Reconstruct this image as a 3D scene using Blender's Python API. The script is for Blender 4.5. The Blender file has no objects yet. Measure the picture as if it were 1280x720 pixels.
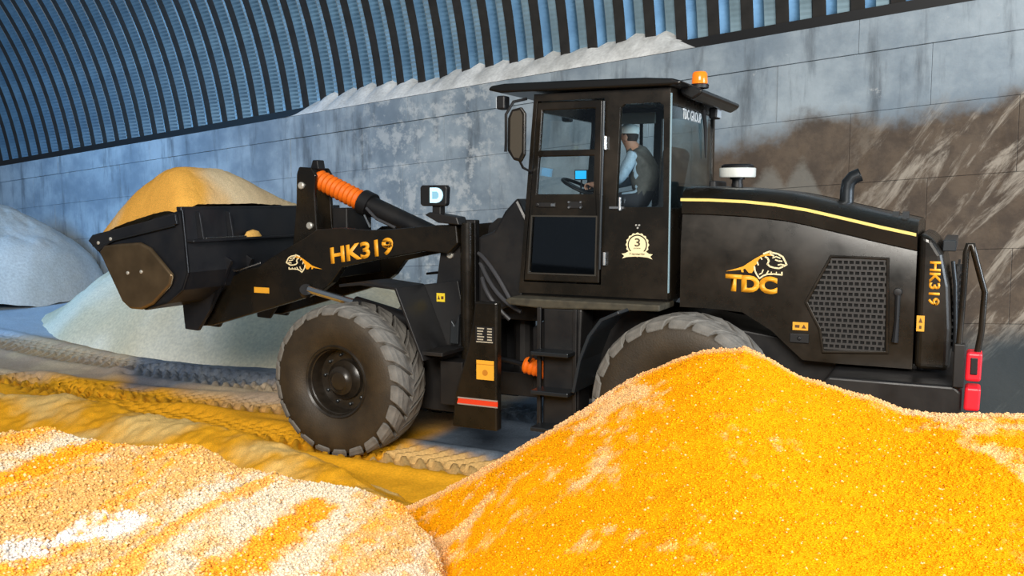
import bpy, bmesh, math, random
import numpy as np
from mathutils import Vector, Matrix
from mathutils.geometry import tessellate_polygon

# ------------------------------------------------------------------ camera, light, exposure
SC = bpy.context.scene
COL = SC.collection
cam_d = bpy.data.cameras.new('camera')
cam_d.sensor_width = 36.0
cam_d.lens = 1172.0 / 1280.0 * 36.0
cam_d.clip_end = 200
cam = bpy.data.objects.new('camera', cam_d)
cam.location = (0, 0, 2.61)
cam.rotation_euler = (math.pi / 2 - math.atan(112 / 1172.0), 0, 0)
COL.objects.link(cam)
SC.camera = cam
SC.view_settings.view_transform = 'Standard'
SC.view_settings.look = 'None'
SC.view_settings.gamma = 1.0
SC.view_settings.use_curve_mapping = False
SC.view_settings.exposure = 0.0

world = bpy.data.worlds.new('world')
SC.world = world
world.use_nodes = True
bg = world.node_tree.nodes['Background']
bg.inputs[0].default_value = (0.70, 0.84, 1.0, 1)
bg.inputs[1].default_value = 0.18


def area(name, loc, target, size, size_y, power, color):
    d = bpy.data.lights.new(name, 'AREA')
    d.shape = 'RECTANGLE'
    d.size, d.size_y = size, size_y
    d.energy, d.color = power, color
    o = bpy.data.objects.new(name, d)
    o.location = loc
    o.rotation_euler = (Vector(target) - Vector(loc)).to_track_quat('-Z', 'Y').to_euler()
    COL.objects.link(o)
    return o


# open gate of the hall to the right, daylight behind the photographer, side door far left
area('gate_daylight', (12.5, 1.0, 4.2), (0.0, 10.0, 1.5), 6.0, 5.0, 1750, (0.80, 0.90, 1.0))
area('hall_entrance_daylight', (-1.5, -9.0, 9.0), (0.0, 8.0, 1.0), 9.0, 5.0, 4700, (1.0, 0.95, 0.87))
area('side_door_daylight', (-17.0, 11.0, 6.0), (-9.0, 20.5, 2.8), 5.0, 4.0, 330, (0.18, 0.52, 1.0)).data.spread = math.radians(75)

random.seed(3)
RNG = np.random.default_rng(5)


# ------------------------------------------------------------------ numpy noise
def vnoise(x, y, seed=0):
    r = np.random.default_rng(seed)
    T = r.random((256, 256))
    xi, yi = np.floor(x).astype(int), np.floor(y).astype(int)
    fx, fy = x - xi, y - yi
    fx, fy = fx * fx * (3 - 2 * fx), fy * fy * (3 - 2 * fy)
    g = lambda a, b: T[a % 256, b % 256]
    return (g(xi, yi) * (1 - fx) + g(xi + 1, yi) * fx) * (1 - fy) + (g(xi, yi + 1) * (1 - fx) + g(xi + 1, yi + 1) * fx) * fy


def fbm(x, y, sc=1.0, octv=4, seed=0, gain=0.5):
    v, a, t = 0, 1.0, 0
    for i in range(octv):
        v = v + a * (vnoise(x * sc + 17.3 * i, y * sc - 9.1 * i, seed + i) - 0.5)
        t += a
        a *= gain
        sc *= 2.03
    return v / t * 2


def sstep(a, b, x):
    t = np.clip((x - a) / (b - a), 0, 1)
    return t * t * (3 - 2 * t)


def interp(x, pts):
    p = sorted(pts)
    return np.interp(x, [a[0] for a in p], [a[1] for a in p])


# ------------------------------------------------------------------ materials
MATS = {}


def new_mat(name):
    m = bpy.data.materials.new(name)
    m.use_nodes = True
    nt = m.node_tree
    return m, nt, nt.nodes, nt.links, nt.nodes['Principled BSDF']


def simple(name, col, rough=0.5, metal=0.0, emit=None, es=0.0, noise=0.0, nscale=12.0, bump=0.0, bscale=60.0, coat=0.0):
    m, nt, N, L, B = new_mat(name)
    B.inputs['Base Color'].default_value = (*col, 1)
    B.inputs['Roughness'].default_value = rough
    B.inputs['Metallic'].default_value = metal
    B.inputs['Coat Weight'].default_value = coat
    B.inputs['Coat Roughness'].default_value = 0.12
    if emit:
        B.inputs['Emission Color'].default_value = (*emit, 1)
        B.inputs['Emission Strength'].default_value = es
    tc = N.new('ShaderNodeTexCoord')
    if noise > 0:
        n = N.new('ShaderNodeTexNoise')
        n.inputs['Scale'].default_value = nscale
        n.inputs['Detail'].default_value = 5
        L.new(tc.outputs['Object'], n.inputs['Vector'])
        r = N.new('ShaderNodeMapRange')
        r.inputs[1].default_value, r.inputs[2].default_value = 0.3, 0.7
        r.inputs[3].default_value, r.inputs[4].default_value = 1 - noise, 1 + noise
        L.new(n.outputs['Fac'], r.inputs[0])
        mx = N.new('ShaderNodeMix')
        mx.data_type = 'RGBA'
        mx.blend_type = 'MULTIPLY'
        mx.inputs[0].default_value = 1
        mx.inputs[6].default_value = (*col, 1)
        L.new(r.outputs[0], mx.inputs[7])
        L.new(mx.outputs[2], B.inputs['Base Color'])
    if bump > 0:
        n2 = N.new('ShaderNodeTexNoise')
        n2.inputs['Scale'].default_value = bscale
        n2.inputs['Detail'].default_value = 4
        L.new(tc.outputs['Object'], n2.inputs['Vector'])
        b = N.new('ShaderNodeBump')
        b.inputs['Strength'].default_value = bump
        b.inputs['Distance'].default_value = 0.02
        L.new(n2.outputs['Fac'], b.inputs['Height'])
        L.new(b.outputs[0], B.inputs['Normal'])
    MATS[name] = m
    return m


def dusty_paint(name, col, dust, rough=0.3, amount=0.25):
    """dark machine paint with a thin uneven film of grain dust"""
    m, nt, N, L, B = new_mat(name)
    tc = N.new('ShaderNodeTexCoord')
    n = N.new('ShaderNodeTexNoise')
    n.inputs['Scale'].default_value = 2.2
    n.inputs['Detail'].default_value = 7
    n.inputs['Roughness'].default_value = 0.65
    L.new(tc.outputs['Object'], n.inputs['Vector'])
    r = N.new('ShaderNodeMapRange')
    r.inputs[1].default_value, r.inputs[2].default_value = 0.42, 0.75
    r.inputs[3].default_value, r.inputs[4].default_value = 0.0, amount
    L.new(n.outputs['Fac'], r.inputs[0])
    mx = N.new('ShaderNodeMix')
    mx.data_type = 'RGBA'
    mx.inputs[6].default_value = (*col, 1)
    mx.inputs[7].default_value = (*dust, 1)
    L.new(r.outputs[0], mx.inputs[0])
    L.new(mx.outputs[2], B.inputs['Base Color'])
    r2 = N.new('ShaderNodeMapRange')
    r2.inputs[1].default_value, r2.inputs[2].default_value = 0.3, 0.7
    r2.inputs[3].default_value, r2.inputs[4].default_value = rough, rough + 0.2
    L.new(n.outputs['Fac'], r2.inputs[0])
    L.new(r2.outputs[0], B.inputs['Roughness'])
    MATS[name] = m
    return m


def attr_mat(name, rough=0.9, bump=0.5, bscale=70.0, vary=0.18, vscale=90.0, dist=0.012):
    """granular stuff: colour of the material itself in attribute 'tint', fine grain by noise"""
    m, nt, N, L, B = new_mat(name)
    a = N.new('ShaderNodeAttribute')
    a.attribute_name = 'tint'
    tc = N.new('ShaderNodeTexCoord')
    n = N.new('ShaderNodeTexNoise')
    n.inputs['Scale'].default_value = vscale
    n.inputs['Detail'].default_value = 3
    L.new(tc.outputs['Object'], n.inputs['Vector'])
    r = N.new('ShaderNodeMapRange')
    r.inputs[1].default_value, r.inputs[2].default_value = 0.3, 0.7
    r.inputs[3].default_value, r.inputs[4].default_value = 1 - vary, 1 + vary
    L.new(n.outputs['Fac'], r.inputs[0])
    mx = N.new('ShaderNodeMix')
    mx.data_type = 'RGBA'
    mx.blend_type = 'MULTIPLY'
    mx.inputs[0].default_value = 1
    L.new(a.outputs['Color'], mx.inputs[6])
    L.new(r.outputs[0], mx.inputs[7])
    L.new(mx.outputs[2], B.inputs['Base Color'])
    B.inputs['Roughness'].default_value = rough
    B.inputs['Specular IOR Level'].default_value = 0.06
    v = N.new('ShaderNodeTexNoise')
    v.inputs['Scale'].default_value = bscale
    v.inputs['Detail'].default_value = 2.5
    v.inputs['Roughness'].default_value = 0.6
    L.new(tc.outputs['Object'], v.inputs['Vector'])
    b = N.new('ShaderNodeBump')
    b.inputs['Strength'].default_value = bump
    b.inputs['Distance'].default_value = dist
    L.new(v.outputs['Fac'], b.inputs['Height'])
    L.new(b.outputs[0], B.inputs['Normal'])
    MATS[name] = m
    return m


def glass_mat(name, tint, gloss=0.06):
    m, nt, N, L, B = new_mat(name)
    N.remove(B)
    out = N['Material Output']
    t = N.new('ShaderNodeBsdfTransparent')
    t.inputs[0].default_value = (*tint, 1)
    g = N.new('ShaderNodeBsdfGlossy')
    g.inputs['Roughness'].default_value = 0.03
    g.inputs[0].default_value = (0.9, 0.95, 1, 1)
    lw = N.new('ShaderNodeLayerWeight')
    lw.inputs[0].default_value = 0.5
    f = N.new('ShaderNodeMath')
    f.operation = 'POWER'
    f.inputs[1].default_value = 4.0
    L.new(lw.outputs['Facing'], f.inputs[0])
    ad = N.new('ShaderNodeMath')
    ad.operation = 'ADD'
    ad.inputs[1].default_value = gloss
    ad.use_clamp = True
    m.diffuse_color = (*tint, 0.3)
    L.new(f.outputs[0], ad.inputs[0])
    mx = N.new('ShaderNodeMixShader')
    L.new(ad.outputs[0], mx.inputs[0])
    L.new(t.outputs[0], mx.inputs[1])
    L.new(g.outputs[0], mx.inputs[2])
    L.new(mx.outputs[0], out.inputs[0])
    MATS[name] = m
    return m


BLACK = dusty_paint('black_paint', (0.008, 0.0065, 0.0045), (0.065, 0.038, 0.014), 0.18, 0.20)  # brown of the film also carries the grain's yellow bounce light
BLACKD = dusty_paint('black_steel', (0.008, 0.008, 0.009), (0.06, 0.042, 0.022), 0.34, 0.14)
BUCKM = dusty_paint('bucket_paint', (0.008, 0.009, 0.012), (0.05, 0.045, 0.04), 0.28, 0.2)
WEARM = simple('worn_bucket_steel', (0.16, 0.11, 0.06), 0.32, 0.7, noise=0.35, nscale=3)
ROOFB = simple('cab_roof_black', (0.006, 0.006, 0.006), 0.3)
RUBBER = simple('tyre_rubber', (0.036, 0.024, 0.012), 0.6, noise=0.35, nscale=5, bump=0.15)  # brown from yellow bounce light on the sidewall put into the rubber colour
LUGM = simple('tread_rubber', (0.145, 0.135, 0.12), 0.85, noise=0.4, nscale=6, bump=0.2)  # paler than the carcass: light falling on the tread put into the colour
RIMM = simple('wheel_rim_paint', (0.022, 0.017, 0.012), 0.3, noise=0.3)
DARK = simple('black_plastic', (0.006, 0.006, 0.007), 0.5)
SEATM = simple('seat_fabric', (0.02, 0.02, 0.022), 0.8, noise=0.2)
AMBER = simple('amber_decal', (0.95, 0.40, 0.02), 0.45, noise=0.06)
CREAM = simple('cream_decal', (0.95, 0.80, 0.48), 0.45)
WHITE = simple('white_decal', (0.85, 0.88, 0.88), 0.4)
STICK = simple('yellow_sticker', (0.85, 0.40, 0.03), 0.5)
PALEY = simple('pale_yellow_stripe', (0.90, 0.68, 0.20), 0.35)
CHROME = simple('bright_steel', (0.75, 0.75, 0.74), 0.25, 1.0)
BOLTM = simple('zinc_bolt', (0.62, 0.60, 0.54), 0.4, 0.5)
ORANGE = simple('orange_bellows_rubber', (0.92, 0.17, 0.002), 0.6, noise=0.12, nscale=20)
REDS = simple('red_reflector', (0.80, 0.015, 0.03), 0.4, emit=(0.9, 0.01, 0.03), es=0.12)
REDST = simple('red_stripe', (0.75, 0.05, 0.015), 0.4)
BEAC = simple('orange_beacon_lens', (0.95, 0.20, 0.01), 0.2, emit=(1.0, 0.22, 0.01), es=0.35)
LAMPL = simple('lamp_lens', (0.6, 0.85, 0.95), 0.15, emit=(0.35, 0.75, 1.0), es=0.55)
SCREEN = simple('tablet_screen', (0.02, 0.25, 0.45), 0.2, emit=(0.02, 0.42, 0.85), es=1.1)
PRECL = simple('precleaner_band', (0.70, 0.72, 0.68), 0.25, noise=0.1)
GREYM = simple('grey_hose', (0.05, 0.05, 0.055), 0.45)
SHEETM = simple('exhaust_steel', (0.035, 0.04, 0.045), 0.35, 0.6)
GLASS = glass_mat('cab_glass', (0.90, 0.94, 0.95), 0.03)
GLASSR = glass_mat('rear_glass', (0.72, 0.82, 0.84), 0.05)
GLASSD = glass_mat('dark_glass', (0.30, 0.30, 0.30), 0.08)
SKIN = simple('skin', (0.52, 0.27, 0.18), 0.55)
VEST = simple('grey_vest_cloth', (0.085, 0.085, 0.08), 0.85, noise=0.2, nscale=25)
SHIRT = simple('pale_blue_shirt_cloth', (0.36, 0.48, 0.60), 0.85, noise=0.15, nscale=30)
PANTS = simple('dark_trousers_cloth', (0.03, 0.032, 0.04), 0.9)
CAPM = simple('white_cap_cloth', (0.90, 0.94, 0.93), 0.8)
HAIRM = simple('dark_hair', (0.03, 0.02, 0.015), 0.7)
GRAIN = attr_mat('grain_heap_material', 0.95, 0.8, 120, 0.20, 95, 0.012)
GRAINL = attr_mat('loose_grain', 0.9, 0.0, 60, 0.05, 20)
GROUNDM = attr_mat('trodden_grain_floor', 0.8, 0.35, 60, 0.14, 40)
PALEG = attr_mat('pale_meal_heap', 0.9, 0.45, 30, 0.12, 20)


# ------------------------------------------------------------------ mesh helpers
class MB:
    def __init__(self):
        self.v, self.f, self.m = [], [], []

    def add(self, vs, fs, mi=0):
        o = len(self.v)
        self.v += [tuple(map(float, a)) for a in vs]
        self.f += [tuple(i + o for i in f) for f in fs]
        self.m += [mi] * len(fs)
        return self

    def box(self, a, b, mi=0):
        x0, y0, z0 = [min(i, j) for i, j in zip(a, b)]
        x1, y1, z1 = [max(i, j) for i, j in zip(a, b)]
        vs = [(x0, y0, z0), (x1, y0, z0), (x1, y1, z0), (x0, y1, z0), (x0, y0, z1), (x1, y0, z1), (x1, y1, z1), (x0, y1, z1)]
        return self.add(vs, [(0, 3, 2, 1), (4, 5, 6, 7), (0, 1, 5, 4), (1, 2, 6, 5), (2, 3, 7, 6), (3, 0, 4, 7)], mi)

    def prism(self, poly, q0, q1, holes=(), mi=0, ax=1):
        """polygon given in the two other axes, extruded along axis ax (default q)"""
        def mk(a, b, q):
            return (a, q, b) if ax == 1 else ((q, a, b) if ax == 0 else (a, b, q))
        loops = [list(poly)] + [list(h) for h in holes]
        flat = [p for l in loops for p in l]
        n = len(flat)
        vs = [mk(p[0], p[1], q0) for p in flat] + [mk(p[0], p[1], q1) for p in flat]
        fs = []
        if not holes:
            fs += [tuple(range(n)), tuple(range(2 * n - 1, n - 1, -1))]
        else:
            for t in tessellate_polygon([[Vector((p[0], p[1], 0)) for p in l] for l in loops]):
                fs += [tuple(t), tuple(n + i for i in reversed(t))]
        o = 0
        for l in loops:
            k = len(l)
            for i in range(k):
                j = (i + 1) % k
                fs.append((o + i, o + j, n + o + j, n + o + i))
            o += k
        return self.add(vs, fs, mi)

    def tube(self, path, r, seg=10, cap=True, mi=0):
        P = [Vector(p) for p in path]
        n = len(P)
        R = r if isinstance(r, (list, tuple)) else [r] * n
        up = Vector((0, 0, 1))
        t0 = (P[1] - P[0]).normalized()
        if abs(t0.dot(up)) > 0.95:
            up = Vector((0, 1, 0))
        vs, fs = [], []
        nrm = (up - t0 * t0.dot(up)).normalized()
        for i in range(n):
            t = (P[min(i + 1, n - 1)] - P[max(i - 1, 0)]).normalized()
            nrm = (nrm - t * t.dot(nrm)).normalized()
            b = t.cross(nrm)
            for k in range(seg):
                a = 2 * math.pi * k / seg
                vs.append(P[i] + (nrm * math.cos(a) + b * math.sin(a)) * R[i])
        for i in range(n - 1):
            for k in range(seg):
                k2 = (k + 1) % seg
                fs.append((i * seg + k, i * seg + k2, (i + 1) * seg + k2, (i + 1) * seg + k))
        if cap:
            fs += [tuple(reversed(range(seg))), tuple(range((n - 1) * seg, n * seg))]
        return self.add(vs, fs, mi)

    def lathe(self, prof, c, axis='q', seg=32, closed=False, mi=0, caps=True):
        """prof: list of (along, radius)"""
        vs, fs = [], []
        n = len(prof)
        for k in range(seg):
            a = 2 * math.pi * k / seg
            for (w, r) in prof:
                if axis == 'q':
                    vs.append((c[0] + r * math.cos(a), c[1] + w, c[2] + r * math.sin(a)))
                elif axis == 'z':
                    vs.append((c[0] + r * math.cos(a), c[1] + r * math.sin(a), c[2] + w))
                else:
                    vs.append((c[0] + w, c[1] + r * math.cos(a), c[2] + r * math.sin(a)))
        for k in range(seg):
            k2 = (k + 1) % seg
            for i in range(n if closed else n - 1):
                j = (i + 1) % n
                fs.append((k * n + i, k * n + j, k2 * n + j, k2 * n + i))
        if not closed and caps:
            if prof[-1][1] > 1e-4:
                fs.append(tuple(k * n + n - 1 for k in reversed(range(seg))))
        return self.add(vs, fs, mi)

    def stroke(self, pts, w, q, th=0.003, mi=0):
        """flat stroked polyline in the p-z plane"""
        P = [Vector(p) for p in pts]
        for i in range(len(P) - 1):
            d = (P[i + 1] - P[i])
            if d.length < 1e-6:
                continue
            d = d.normalized()
            nn = Vector((-d.y, d.x)) * w / 2
            a, b = P[i] - d * w * 0.25, P[i + 1] + d * w * 0.25
            self.prism([a + nn, b + nn, b - nn, a - nn], q, q + th, mi=mi)
        return self

    def build(self, name, mats, parent=None, bevel=0.0, smooth=False, segs=2, fixn=True):
        me = bpy.data.meshes.new(name)
        me.from_pydata(self.v, [], self.f)
        mats = mats if isinstance(mats, (list, tuple)) else [mats]
        for m in mats:
            me.materials.append(m)
        me.polygons.foreach_set('material_index', self.m)
        if fixn:
            bm = bmesh.new()
            bm.from_mesh(me)
            bmesh.ops.remove_doubles(bm, verts=bm.verts, dist=1e-5)
            bmesh.ops.recalc_face_normals(bm, faces=bm.faces)
            bm.to_mesh(me)
            bm.free()
        me.update()
        o = bpy.data.objects.new(name, me)
        COL.objects.link(o)
        if parent:
            o.parent = parent
        if smooth:
            me.polygons.foreach_set('use_smooth', [True] * len(me.polygons))
            try:
                me.set_sharp_from_angle(angle=math.radians(38))
            except Exception:
                pass
        if bevel > 0:
            bv = o.modifiers.new('bevel', 'BEVEL')
            bv.width = bevel
            bv.segments = segs
            bv.limit_method = 'ANGLE'
            bv.angle_limit = math.radians(32)
            bv.harden_normals = False
        return o


def empty(name, loc=(0, 0, 0), rz=0.0):
    o = bpy.data.objects.new(name, None)
    o.location = loc
    o.rotation_euler = (0, 0, rz)
    o.empty_display_size = 0.2
    COL.objects.link(o)
    return o


def tag(o, label=None, cat=None, group=None, kind=None):
    if label:
        o['label'] = label
    if cat:
        o['category'] = cat
    if group:
        o['group'] = group
    if kind:
        o['kind'] = kind
    return o


def inst(src, parent, loc=(0, 0, 0), rot=(0, 0, 0), scale=None):
    o = src.copy()
    COL.objects.link(o)
    o.parent = parent
    o.location = loc
    o.rotation_euler = rot
    if scale:
        o.scale = scale
    return o


def text_obj(name, s, mat, parent, origin, xdir, ydir, width, height, bold=0.0, th=0.004, label=None):
    """lettering as a mesh, fitted to width x height; origin = lower left corner"""
    cu = bpy.data.curves.new(name, 'FONT')
    cu.body = s
    cu.size = 1.0
    cu.offset = bold
    cu.extrude = 0.0
    cu.resolution_u = 4
    tmp = bpy.data.objects.new('tmp', cu)
    COL.objects.link(tmp)
    dg = bpy.context.evaluated_depsgraph_get()
    me = bpy.data.meshes.new_from_object(tmp.evaluated_get(dg))
    bpy.data.objects.remove(tmp)
    bpy.data.curves.remove(cu)
    me.name = name
    co = np.empty(len(me.vertices) * 3)
    me.vertices.foreach_get('co', co)
    co = co.reshape(-1, 3)
    mn, mxx = co.min(0), co.max(0)
    u = (co[:, 0] - mn[0]) / (mxx[0] - mn[0]) * width
    v = (co[:, 1] - mn[1]) / (mxx[1] - mn[1]) * height
    X, Y = np.array(xdir, float), np.array(ydir, float)
    Zn = np.cross(X, Y)
    Zn /= np.linalg.norm(Zn)
    P = np.array(origin)[None] + u[:, None] * X + v[:, None] * Y
    bm = bmesh.new()
    bm.from_mesh(me)
    for vert, p in zip(bm.verts, P):
        vert.co = p
    r = bmesh.ops.extrude_face_region(bm, geom=bm.faces[:])
    bmesh.ops.translate(bm, vec=Vector(Zn * th), verts=[g for g in r['geom'] if isinstance(g, bmesh.types.BMVert)])
    bmesh.ops.recalc_face_normals(bm, faces=bm.faces)
    bm.to_mesh(me)
    bm.free()
    me.materials.clear()
    me.materials.append(mat)
    o = bpy.data.objects.new(name, me)
    COL.objects.link(o)
    o.parent = parent
    if label:
        o['label'] = label
    return o


def grid_obj(name, X, Y, Z, tint, mat, parent=None):
    h, w = X.shape
    me = bpy.data.meshes.new(name)
    nv = h * w
    co = np.stack([X, Y, Z], -1).reshape(-1, 3).astype(np.float32)
    idx = np.arange(nv).reshape(h, w)
    q = np.stack([idx[:-1, :-1], idx[:-1, 1:], idx[1:, 1:], idx[1:, :-1]], -1).reshape(-1, 4)
    a, b, c_ = co[q[0, 0]], co[q[0, 1]], co[q[0, 3]]
    if np.cross(b - a, c_ - a)[2] < 0:
        q = q[:, ::-1]
    nf = len(q)
    me.vertices.add(nv)
    me.vertices.foreach_set('co', co.ravel())
    me.loops.add(nf * 4)
    me.loops.foreach_set('vertex_index', q.ravel().astype(np.int32))
    me.polygons.add(nf)
    me.polygons.foreach_set('loop_start', np.arange(0, nf * 4, 4, dtype=np.int32))
    me.polygons.foreach_set('use_smooth', np.ones(nf, dtype=bool))
    me.update(calc_edges=True)
    at = me.color_attributes.new('tint', 'FLOAT_COLOR', 'POINT')
    c4 = np.ones((nv, 4), np.float32)
    c4[:, :3] = np.clip(tint.reshape(-1, 3), 0, 1)
    at.data.foreach_set('color', c4.ravel())
    me.materials.append(mat)
    o = bpy.data.objects.new(name, me)
    COL.objects.link(o)
    if parent:
        o.parent = parent
    return o


def mixc(a, b, t):
    return np.asarray(a) * (1 - t[..., None]) + np.asarray(b) * t[..., None]


# ------------------------------------------------------------------ the hall: wall frame
P0 = Vector((0.0, 15.2495, 4.5058))            # on the top edge of the long wall
DH = Vector((-0.81525, 0.57911, 0.0))          # along the wall, towards its far left end
NW = Vector((-0.57911, -0.81525, 0.0))         # out of the wall into the hall
SL = -0.06433                                  # the wall top falls gently to the left
WANG = math.atan2(DH.y, DH.x)


def wtop(s):
    return P0.z + SL * s


def concrete(name):
    m, nt, N, L, B = new_mat(name)
    g = N.new('ShaderNodeNewGeometry')
    sub = N.new('ShaderNodeVectorMath')
    sub.operation = 'SUBTRACT'
    sub.inputs[1].default_value = P0
    L.new(g.outputs['Position'], sub.inputs[0])
    dot = N.new('ShaderNodeVectorMath')
    dot.operation = 'DOT_PRODUCT'
    dot.inputs[1].default_value = DH
    L.new(sub.outputs[0], dot.inputs[0])
    sep = N.new('ShaderNodeSeparateXYZ')
    L.new(g.outputs['Position'], sep.inputs[0])
    comb = N.new('ShaderNodeCombineXYZ')
    L.new(dot.outputs['Value'], comb.inputs[0])
    L.new(sep.outputs[2], comb.inputs[1])
    S, Z = dot.outputs['Value'], sep.outputs[2]

    def math_(op, a, b=None, clamp=False):
        n = N.new('ShaderNodeMath')
        n.operation = op
        n.use_clamp = clamp
        for i, x in enumerate((a, b)):
            if x is None:
                continue
            if isinstance(x, (int, float)):
                n.inputs[i].default_value = x
            else:
                L.new(x, n.inputs[i])
        return n.outputs[0]

    def noise(sc, det=5, rough=0.6, stretch=None, dist=0.0):
        n = N.new('ShaderNodeTexNoise')
        n.inputs['Scale'].default_value = sc
        n.inputs['Detail'].default_value = det
        n.inputs['Roughness'].default_value = rough
        n.inputs['Distortion'].default_value = dist
        if stretch:
            mp = N.new('ShaderNodeMapping')
            mp.inputs['Scale'].default_value = stretch[0]
            mp.inputs['Rotation'].default_value = (0, 0, stretch[1])
            L.new(comb.outputs[0], mp.inputs[0])
            L.new(mp.outputs[0], n.inputs['Vector'])
        else:
            L.new(comb.outputs[0], n.inputs['Vector'])
        return n.outputs['Fac']

    def rng(x, a, b, c=0.0, d=1.0, smooth=True):
        r = N.new('ShaderNodeMapRange')
        r.interpolation_type = 'SMOOTHSTEP' if smooth else 'LINEAR'
        r.inputs[1].default_value, r.inputs[2].default_value = a, b
        r.inputs[3].default_value, r.inputs[4].default_value = c, d
        L.new(x, r.inputs[0])
        return r.outputs[0]

    def mix(a, b, f):
        x = N.new('ShaderNodeMix')
        x.data_type = 'RGBA'
        for i, c in ((6, a), (7, b)):
            if isinstance(c, tuple):
                x.inputs[i].default_value = (*c, 1)
            else:
                L.new(c, x.inputs[i])
        L.new(f, x.inputs[0])
        return x.outputs[2]

    n1 = noise(0.9, 8, 0.62)
    n2 = noise(2.6, 8, 0.7)
    n3 = noise(1.2, 7, 0.65, ((2.2, 0.35, 1), 0.0))
    base = mix((0.185, 0.235, 0.285), (0.37, 0.43, 0.475), rng(n1, 0.32, 0.68))
    base = mix(base, (0.075, 0.09, 0.105), math_('MULTIPLY', rng(n3, 0.50, 0.72), 0.75))
    # chalky flaked area in the middle of the wall
    area_m = math_('MULTIPLY', rng(S, -0.2, 0.8), rng(S, 4.5, 2.2))
    pe = math_('MULTIPLY', rng(n2, 0.48, 0.60), area_m)
    base = mix(base, (0.58, 0.60, 0.60), math_('MULTIPLY', pe, 0.7))
    base = mix(base, (0.55, 0.56, 0.56), math_('MULTIPLY', rng(n2, 0.64, 0.70), 0.5))
    # brown residue of meal that used to lie against the right of the wall
    wob = math_('MULTIPLY', math_('SUBTRACT', n1, 0.5), 1.3)
    line = math_('ADD', math_('ADD', math_('MULTIPLY', S, -0.15), 2.85), wob)
    br = rng(math_('SUBTRACT', line, Z), -0.12, 0.22)
    side = rng(math_('ADD', S, wob), -2.4, -3.6)
    brm = math_('MULTIPLY', br, side)
    def dirn(sa, za, sb, zb):
        c2 = N.new('ShaderNodeCombineXYZ')
        L.new(math_('ADD', math_('MULTIPLY', S, sa), math_('MULTIPLY', Z, za)), c2.inputs[0])
        L.new(math_('ADD', math_('MULTIPLY', S, sb), math_('MULTIPLY', Z, zb)), c2.inputs[1])
        n_ = N.new('ShaderNodeTexNoise')
        n_.inputs['Scale'].default_value = 1.5
        n_.inputs['Detail'].default_value = 9
        n_.inputs['Roughness'].default_value = 0.72
        n_.inputs['Distortion'].default_value = 0.5
        L.new(c2.outputs[0], n_.inputs['Vector'])
        return n_.outputs['Fac']
    streak = dirn(-0.32, 0.42, 1.9, 1.45)
    brown = mix((0.060, 0.038, 0.022), (0.115, 0.078, 0.048), rng(n2, 0.35, 0.65))
    brown = mix(brown, (0.36, 0.31, 0.25), math_('MULTIPLY', rng(streak, 0.49, 0.64), math_('MULTIPLY', rng(math_('ADD', S, math_('MULTIPLY', Z, 0.55)), -3.2, -4.6), 0.95)))
    for (sc_, zc_, wd_, ht_) in ((-4.25, 3.02, 0.42, 0.75), (-4.72, 3.10, 0.36, 0.8)):
        ax_ = math_('POWER', math_('ABSOLUTE', math_('SUBTRACT', S, sc_)), 1.7)
        tri = math_('SUBTRACT', math_('SUBTRACT', zc_, math_('MULTIPLY', ax_, ht_ / wd_ ** 1.7)), Z)
        cone = math_('MULTIPLY', rng(math_('ADD', tri, math_('MULTIPLY', math_('SUBTRACT', n2, 0.5), 0.5)), -0.08, 0.12), rng(Z, zc_ - 1.4, zc_ - 0.9))
        brown = mix(brown, (0.20, 0.19, 0.165), math_('MULTIPLY', cone, 0.7))
    low = rng(math_('ADD', Z, math_('MULTIPLY', wob, 0.8)), 1.25, 0.75)
    dk = mix((0.030, 0.040, 0.046), (0.13, 0.15, 0.155), rng(streak, 0.5, 0.75))
    brown = mix(brown, dk, low)
    col = mix(base, brown, math_('MULTIPLY', brm, 0.95))
    L.new(col, B.inputs['Base Color'])
    B.inputs['Roughness'].default_value = 0.88
    b = N.new('ShaderNodeBump')
    b.inputs['Strength'].default_value = 0.35
    b.inputs['Distance'].default_value = 0.03
    L.new(n2, b.inputs['Height'])
    L.new(b.outputs[0], B.inputs['Normal'])
    return m


CONC = concrete('stained_concrete')
JOINT = simple('dark_joint_mortar', (0.16, 0.175, 0.19), 0.95)


def wall_world(s, t, z):
    return P0.x + DH.x * s + NW.x * t, P0.y + DH.y * s + NW.y * t, z


def skew_box(s0, s1, t0, t1, za, zb, rel_top=True):
    """block of the wall between s0..s1, depth t0..t1, heights measured down from the sloping top"""
    vs = []
    for t in (t0, t1):
        for (s, d) in ((s0, za), (s1, za), (s1, zb), (s0, zb)):
            vs.append(wall_world(s, t, (wtop(s) - d)))
    return vs, [(0, 1, 2, 3), (7, 6, 5, 4), (0, 4, 5, 1), (1, 5, 6, 2), (2, 6, 7, 3), (3, 7, 4, 0)]


S0, S1 = -13.0, 46.0
m = MB()
vs, fs = skew_box(S0, S1, -0.9, -0.02, 0.02, 5.6)
m.add(vs, fs)
wall_back = m.build('wall_back', JOINT)
tag(wall_back, kind='structure')
courses = [(0.0, 0.42), (0.42, 1.16), (1.16, 2.05), (2.05, 2.95), (2.95, 3.85), (3.85, 5.6)]
for ci, (a, b) in enumerate(courses):
    ln = 3.8 if ci == 0 else 1.92
    s = S0 - (0.0 if ci % 2 == 0 else 0.95)
    while s < S1:
        e = min(s + ln, S1)
        st = max(s, S0)
        if e - st > 0.05:
            m = MB()
            j = 0.0018
            pr = random.uniform(-0.006, 0.006) + (0.03 if ci == 0 else 0.0)
            back = -0.9 if ci == 0 else -0.1
            vs, fs = skew_box(st + j, e - j, back, pr, a + (0 if ci == 0 else j), b - j)
            m.add(vs, fs)
            m.build('concrete_panel', CONC, wall_back, bevel=0.004, segs=1)
        s = e

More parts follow.
